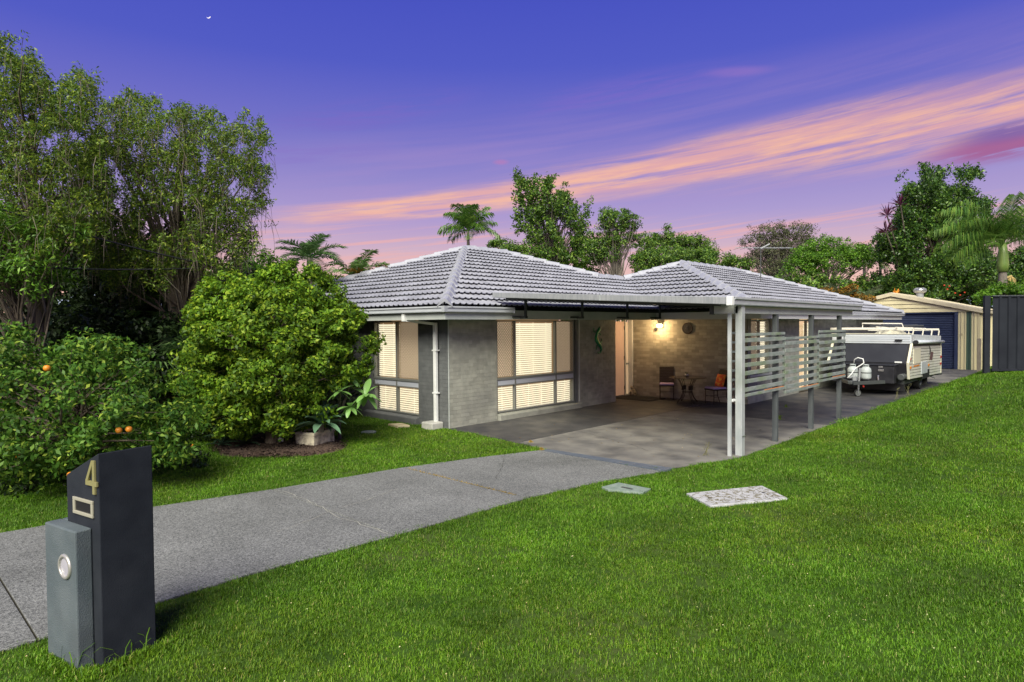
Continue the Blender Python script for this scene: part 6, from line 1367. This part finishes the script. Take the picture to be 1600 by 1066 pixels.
# weeds in the joint and along the edges
def weed(label, c, n, ln, m, seed, spike=False):
    rr = random.Random(seed); c = Vector(c); t = thing('weed', label, 'weed', tuple(c)); mb = MB()
    for i in range(n):
        a = rr.uniform(0, 2 * PI); l_ = ln * rr.uniform(.5, 1.1); s_ = rr.uniform(.15, .8 if not spike else .35); p1 = c + Vector((math.cos(a) * l_ * s_ * .4, math.sin(a) * l_ * s_ * .4, l_ * .6)); p2 = c + Vector((math.cos(a) * l_ * s_, math.sin(a) * l_ * s_, l_ * (.95 - s_ * .4)))
        mb.tube([c + Vector((rr.uniform(-.05, .05), rr.uniform(-.05, .05), 0)), p1, p2], [.0032, .003, .0015], 3, False)
        if spike:
            for q in range(2): aa = rr.uniform(0, 2 * PI); mb.tube([p2, p2 + Vector((math.cos(aa) * .05, math.sin(aa) * .05, .05))], [.0035, .002], 3, False)
    obj('blades', mb, m, t, fix=False)
M_wd = leafmat('weed_green', [(0, G(.10, .20, .03)), (1, G(.25, .33, .05))], .3, .5); M_wy = leafmat('seed_straw', [(0, G(.16, .16, .06)), (1, G(.30, .28, .12))], .2, .6); M_wo = leafmat('weed_orange', [(0, G(.25, .20, .04)), (1, G(.45, .28, .05))], .3, .5)
weed('green weed tuft on the slab behind the second screen', (4.90, 6.0, 0), 50, .13, M_wd, 1)
weed('small weed tuft on the slab beyond the third screen', (4.2, 8.3, 0), 26, .10, M_wd, 2)
weed('tall straw seed stalks before the camper wheel', (5.95, 13.6, 0), 4, .42, M_wy, 3, True)
weed('straw stalks at the lawn edge near the jockey wheel', (5.96, 12.2, 0), 3, .34, M_wy, 4, True)
weed('orange-tipped weeds at the left end of the drain strip', (3.12, -.50, 0), 60, .06, M_wo, 5)
weed('dry weeds in the slab joint near the grass point', (2.45, -.05, 0), 40, .05, M_wo, 6)
weed('straw weed at the foot of the corner posts', (5.55, 1.0, 0), 7, .22, M_wy, 7, True)
jw_ = MB(); rr = random.Random(3)
for i in range(260):
    v_ = rr.uniform(2.45, 4.9); c = Vector((v_, -3.03 + rr.uniform(-.012, .012), 0)); a = rr.uniform(0, 6.28); l_ = rr.uniform(.008, .03); jw_.tube([c, c + Vector((math.cos(a) * l_, math.sin(a) * l_, l_ * .8))], [.003, .001], 3, False)
obj('joint_moss', jw_, M_wo, dw, kind='stuff', fix=False)
# fallen leaves on slab
Vc = []; Fc = []
for i in range(70):
    x, y = rr.uniform(.5, 5.8), rr.uniform(-.1, 7.8); a = rr.uniform(0, 6.28); l_ = rr.uniform(.015, .035); ux, uy = math.cos(a) * l_, math.sin(a) * l_; k_ = len(Vc); Vc += [(x - ux, y - uy, .004), (x - uy * .4, y + ux * .4, .012), (x + ux, y + uy, .006), (x + uy * .4, y - ux * .4, .012)]; Fc.append((k_, k_ + 1, k_ + 2, k_ + 3))
obj('fallen_leaves', np_mesh('fallen_leaves', Vc, Fc), leafmat('dry_leaf', [(0, G(.12, .07, .03)), (1, G(.50, .38, .18))], .1, .8), kind='stuff')

# hairline cracks on the drive and slab
def crack(label_parent, p, q, m, w, seed):
    rr = random.Random(seed); n = 26; P0_, Q0_ = Vector((*p, 0)), Vector((*q, 0)); d = (Q0_ - P0_).normalized(); nn = Vector((-d.y, d.x, 0)); o_ = 0; mb = MB(); pr0 = None
    for i in range(n + 1):
        o_ = o_ * .85 + rr.uniform(-.03, .03); c = P0_.lerp(Q0_, i / n) + nn * o_; ww = w * rr.uniform(.4, 1.1); a_, b_ = c - nn * ww, c + nn * ww; mb.v += [(a_.x, a_.y, .0042), (b_.x, b_.y, .0042)]
        if i: k_ = 2 * i; mb.f.append((k_ - 2, k_ - 1, k_ + 1, k_))
    obj('crack', mb, m, label_parent, fix=False)
M_ck = mat('crack_pale', (0.34, 0.33, 0.29, 1), 0.9); M_cd = mat('crack_dark', (0.03, 0.028, 0.025, 1), 0.9)
crack(dw, (2.35, -5.0), (4.9, -5.15), M_ck, .006, 1); crack(dw, (3.4, -3.9), (3.9, -5.9), M_ck, .004, 2); crack(dw, (2.9, -1.2), (4.0, -2.6), M_cd, .003, 3)
crack(cs, (2.4, 1.6), (4.6, 0.7), M_cd, .004, 4); crack(cs, (3.2, 2.6), (5.7, 3.4), M_cd, .004, 5); crack(cs, (2.24, 5.95), (2.24, 7.6), M_ck, .012, 6)
# ------------------------------------------------------------------ grass
NOG = [[(3.2, -0.45)] + [(a + .02, b) for a, b in DL] + [(a - .02, b) for a, b in DR[::-1]] + [(5.5, -0.45)],
       [(-0.02, -0.03), (0.85, -0.05), (3.15, -0.37), (3.15, -.48), (5.58, -0.4), (6.0, 1.25), (6.02, 19), (6.33, 27.6), (-1, 27.6), (-0.02, 8)],
       [(-12, 0.0), (0.0, 0.0), (0, 24), (-12, 24)], LC, GC, [(-1.42, -0.62), (-1.0, -0.66), (-0.86, -0.42), (-1.25, -0.34)],
       [(a, b) for a, b in ring], [(-3.3, -.13), (-1.0, -.13), (-1.0, 0), (-3.3, 0)], [(-1.4, 27), (6.4, 27), (6.4, 35), (-1.4, 35)]]
gp_ = [tuple(FM(*q)[:2]) for q in ((0, 0, 0), (BXA, 0, 0), (BXA, BP, 0), (BXB, BP, 0), (BXB, -.17, 0), (WM, -.17, 0), (WM, -DM, 0), (0, -DM, 0))]; NOG.append(gp_)
camx, camy = CAMP[0], CAMP[1]
def sample_lawn(n, d0, d1, rg):
    r = np.sqrt(rg.uniform(d0 * d0, d1 * d1, n)); th = rg.uniform(R(-56), R(50), n)   # bearing from view axis, left negative
    fx = -.6892 * np.cos(th) + .7246 * np.sin(th); fy = .7246 * np.cos(th) + .6892 * np.sin(th); X = camx + r * fx; Y = camy + r * fy
    k = np.ones(n, bool)
    for poly in NOG: k &= ~pt_in(poly, X, Y)
    return X[k], Y[k], r[k]
def tuft_mesh(name, nbl, rad, hmin, hmax, w, seed):
    rr = random.Random(seed); V = []; F = []
    for i in range(nbl):
        a = rr.uniform(0, 2 * PI); r = rad * math.sqrt(rr.random()); x, y = r * math.cos(a), r * math.sin(a); b = rr.uniform(0, 2 * PI); h = rr.uniform(hmin, hmax); ln_ = rr.uniform(.25, 1.1) * h; ux, uy = math.cos(b), math.sin(b); px_, py_ = -uy * w / 2, ux * w / 2
        m_ = (x + ux * ln_ * .35, y + uy * ln_ * .35, h * .65); t_ = (x + ux * ln_, y + uy * ln_, h * rr.uniform(.75, 1.05)); k_ = len(V)
        V += [(x - px_, y - py_, -.01), (x + px_, y + py_, -.01), (m_[0] + px_ * .8, m_[1] + py_ * .8, m_[2]), (m_[0] - px_ * .8, m_[1] - py_ * .8, m_[2]), (t_[0] + px_ * .1, t_[1] + py_ * .1, t_[2]), (t_[0] - px_ * .1, t_[1] - py_ * .1, t_[2])]
        F += [(k_, k_ + 1, k_ + 2, k_ + 3), (k_ + 3, k_ + 2, k_ + 4, k_ + 5)]
    return np_mesh(name, V, F)
def grass_mat():
    m = bpy.data.materials.new('grass_blade'); m.use_nodes = True; nt, n, l, b = nodes_of(m); g = n.new('ShaderNodeNewGeometry')
    oi = n.new('ShaderNodeObjectInfo'); ad = n.new('ShaderNodeMath'); ad.operation = 'ADD'; l.new(g.outputs['Random Per Island'], ad.inputs[0]); l.new(oi.outputs['Random'], ad.inputs[1]); fr = n.new('ShaderNodeMath'); fr.operation = 'FRACT'; l.new(ad.outputs[0], fr.inputs[0])
    rp = n.new('ShaderNodeValToRGB'); l.new(fr.outputs[0], rp.inputs[0]); cr = rp.color_ramp
    while len(cr.elements) > 1: cr.elements.remove(cr.elements[-1])
    for i, (p_, c) in enumerate([(0, (.046, .130, .006)), (.4, (.088, .215, .009)), (.8, (.138, .29, .014)), (.93, (.18, .32, .025)), (1, (.36, .37, .13))]):
        e = cr.elements[0] if i == 0 else cr.elements.new(p_); e.position = p_; e.color = (*c, 1)
    t = n.new('ShaderNodeTexNoise'); t.inputs['Scale'].default_value = .9; t.inputs['Detail'].default_value = 6; t.inputs['Roughness'].default_value = .65; l.new(g.outputs['Position'], t.inputs['Vector'])
    mr = n.new('ShaderNodeMapRange'); mr.inputs[1].default_value = .35; mr.inputs[2].default_value = .66; mr.inputs[3].default_value = .62; mr.inputs[4].default_value = 1.3; l.new(t.outputs['Fac'], mr.inputs[0])
    sc_ = n.new('ShaderNodeVectorMath'); sc_.operation = 'SCALE'; l.new(rp.outputs[0], sc_.inputs[0]); l.new(mr.outputs[0], sc_.inputs['Scale'])
    t2_ = n.new('ShaderNodeTexNoise'); t2_.inputs['Scale'].default_value = .35; t2_.inputs['Detail'].default_value = 3; l.new(g.outputs['Position'], t2_.inputs['Vector']); m2 = n.new('ShaderNodeMapRange'); m2.inputs[1].default_value = .45; m2.inputs[2].default_value = .7; m2.inputs[4].default_value = .5; l.new(t2_.outputs['Fac'], m2.inputs[0])
    mx = n.new('ShaderNodeMix'); mx.data_type = 'RGBA'; mx.blend_type = 'MULTIPLY'; l.new(m2.outputs[0], mx.inputs[0]); l.new(sc_.outputs[0], mx.inputs[6]); mx.inputs[7].default_value = (1.45, 1.05, .8, 1)
    l.new(mx.outputs[2], b.inputs['Base Color']); b.inputs['Roughness'].default_value = .5; b.inputs['Specular IOR Level'].default_value = .25
    tr = n.new('ShaderNodeBsdfTranslucent'); l.new(mx.outputs[2], tr.inputs[0]); ms = n.new('ShaderNodeMixShader'); ms.inputs[0].default_value = .35; l.new(b.outputs[0], ms.inputs[1]); l.new(tr.outputs[0], ms.inputs[2]); l.new(ms.outputs[0], n['Material Output'].inputs[0]); return m
M_grass = grass_mat()
tufts = bpy.data.collections.new('grass_tufts')
for i in range(6):
    me = tuft_mesh('tuft', 20, .055, .010, .030, .0040, i); me.materials.append(M_grass); tufts.objects.link(bpy.data.objects.new('tuft', me))
def lawn(name, X, Y, scl, label=None):
    Z = gza(X, Y) ; me = bpy.data.meshes.new(name); me.vertices.add(len(X)); me.vertices.foreach_set('co', np.stack([X, Y, Z], 1).astype(np.float32).ravel()); a = me.attributes.new('tuft_scale', 'FLOAT', 'POINT'); a.data.foreach_set('value', scl.astype(np.float32)); me.update()
    o = bpy.data.objects.new(name, me); COL.objects.link(o); o['kind'] = 'stuff'
    ng = bpy.data.node_groups.new(name, 'GeometryNodeTree'); ng.interface.new_socket('Geometry', in_out='INPUT', socket_type='NodeSocketGeometry'); ng.interface.new_socket('Geometry', in_out='OUTPUT', socket_type='NodeSocketGeometry')
    n = ng.nodes; l = ng.links; gi = n.new('NodeGroupInput'); go = n.new('NodeGroupOutput'); iop = n.new('GeometryNodeInstanceOnPoints'); ci_ = n.new('GeometryNodeCollectionInfo'); ci_.inputs['Collection'].default_value = tufts; ci_.inputs['Separate Children'].default_value = True; ci_.inputs['Reset Children'].default_value = True
    rv = n.new('FunctionNodeRandomValue'); rv.data_type = 'FLOAT_VECTOR'; rv.inputs[0].default_value = (-.12, -.12, 0); rv.inputs[1].default_value = (.12, .12, 6.283)
    na = n.new('GeometryNodeInputNamedAttribute'); na.data_type = 'FLOAT'; na.inputs[0].default_value = 'tuft_scale'; iop.inputs['Pick Instance'].default_value = True
    l.new(gi.outputs[0], iop.inputs['Points']); l.new(ci_.outputs[0], iop.inputs['Instance']); l.new(rv.outputs[0], iop.inputs['Rotation']); l.new(na.outputs[0], iop.inputs['Scale']); l.new(iop.outputs[0], go.inputs[0])
    md = o.modifiers.new('grass', 'NODES'); md.node_group = ng; return o
rg = np.random.default_rng(77); XX = []; YY = []; SS = []
for d0, d1, dens, s_ in ((2.6, 6, 620, 1.0), (6, 10, 460, 1.1), (10, 16, 260, 1.35), (16, 26, 130, 1.75), (26, 42, 45, 2.4)):
    area = (d1 * d1 - d0 * d0) / 2 * R(106); X, Y, r = sample_lawn(int(area * dens), d0, d1, rg); XX.append(X); YY.append(Y); SS.append(s_ * rg.uniform(.7, 1.25, len(X)))
X = np.concatenate(XX); Y = np.concatenate(YY); Sx = np.concatenate(SS)
hn = np.array([mnoise.noise((x * .9, y * .9, 0)) for x, y in zip(X, Y)]); Sx = Sx * (1 + .25 * hn)
lawn('lawn_grass', X, Y, Sx)
print('grass tufts', len(X))
# longer blades round the letterbox foot and concrete edges
xs2 = []; 
for i in range(150):
    q = random.choice([FM(random.uniform(-.06, .5), random.uniform(.10, .17), 0), FM(random.uniform(-.07, -.01), random.uniform(-.4, .1), 0)]); xs2.append(q)
ex = np.array([[q[0], q[1]] for q in xs2]); lawn('edge_grass', ex[:, 0], ex[:, 1], np.random.default_rng(3).uniform(1.3, 2.0, len(ex)))
lm_ = MB(); rr = random.Random(8)
for i in range(20):
    q = Vector(FM(rr.uniform(-.06, .35), rr.uniform(.11, .16), 0)) if i % 2 else Vector(FM(rr.uniform(-.07, -.02), rr.uniform(-.35, .05), 0)); a = rr.uniform(0, 6.28); l_ = rr.uniform(.06, .18); w_ = Vector((-math.sin(a), math.cos(a), 0)) * .003; d = Vector((math.cos(a), math.sin(a), 0)); k_ = len(lm_.v)
    pts = [q, q + d * l_ * .2 + Vector((0, 0, l_ * .6)), q + d * l_ * .6 + Vector((0, 0, l_ * .8)), q + d * l_ * .95 + Vector((0, 0, l_ * .55))]
    for p_, s_ in zip(pts, (1, 1, .7, .1)): lm_.v += [tuple(p_ - w_ * s_), tuple(p_ + w_ * s_)]
    for j in range(3): lm_.f.append((k_ + 2 * j, k_ + 2 * j + 1, k_ + 2 * j + 3, k_ + 2 * j + 2))
obj('long_grass_blades', lm_, M_grass, kind='stuff', fix=False)
rgc = np.random.default_rng(12); Xc, Yc, rc_ = sample_lawn(2600, 3, 16, rgc); kc = np.array([mnoise.noise((x * .8 + 9, y * .8, 3)) for x, y in zip(Xc, Yc)]) > .02; Xc, Yc = Xc[kc], Yc[kc]; Zc = gza(Xc, Yc) + .022
Vc = []; Fc = []
for x, y, z in zip(Xc, Yc, Zc):
    r_ = rgc.uniform(.003, .007); k_ = len(Vc); Vc += [(x - r_, y, z), (x, y - r_, z), (x + r_, y, z), (x, y + r_, z + .004), (x, y, z + r_)]; Fc += [(k_, k_ + 1, k_ + 4), (k_ + 1, k_ + 2, k_ + 4), (k_ + 2, k_ + 3, k_ + 4), (k_ + 3, k_, k_ + 4)]
obj('clover_flowers', np_mesh('clover_flowers', Vc, Fc), leafmat('clover', [(0, G(.30, .36, .10)), (.6, G(.55, .55, .30)), (1, G(.40, .25, .10))], .1, .7), kind='stuff')
SC.render.engine = 'CYCLES'
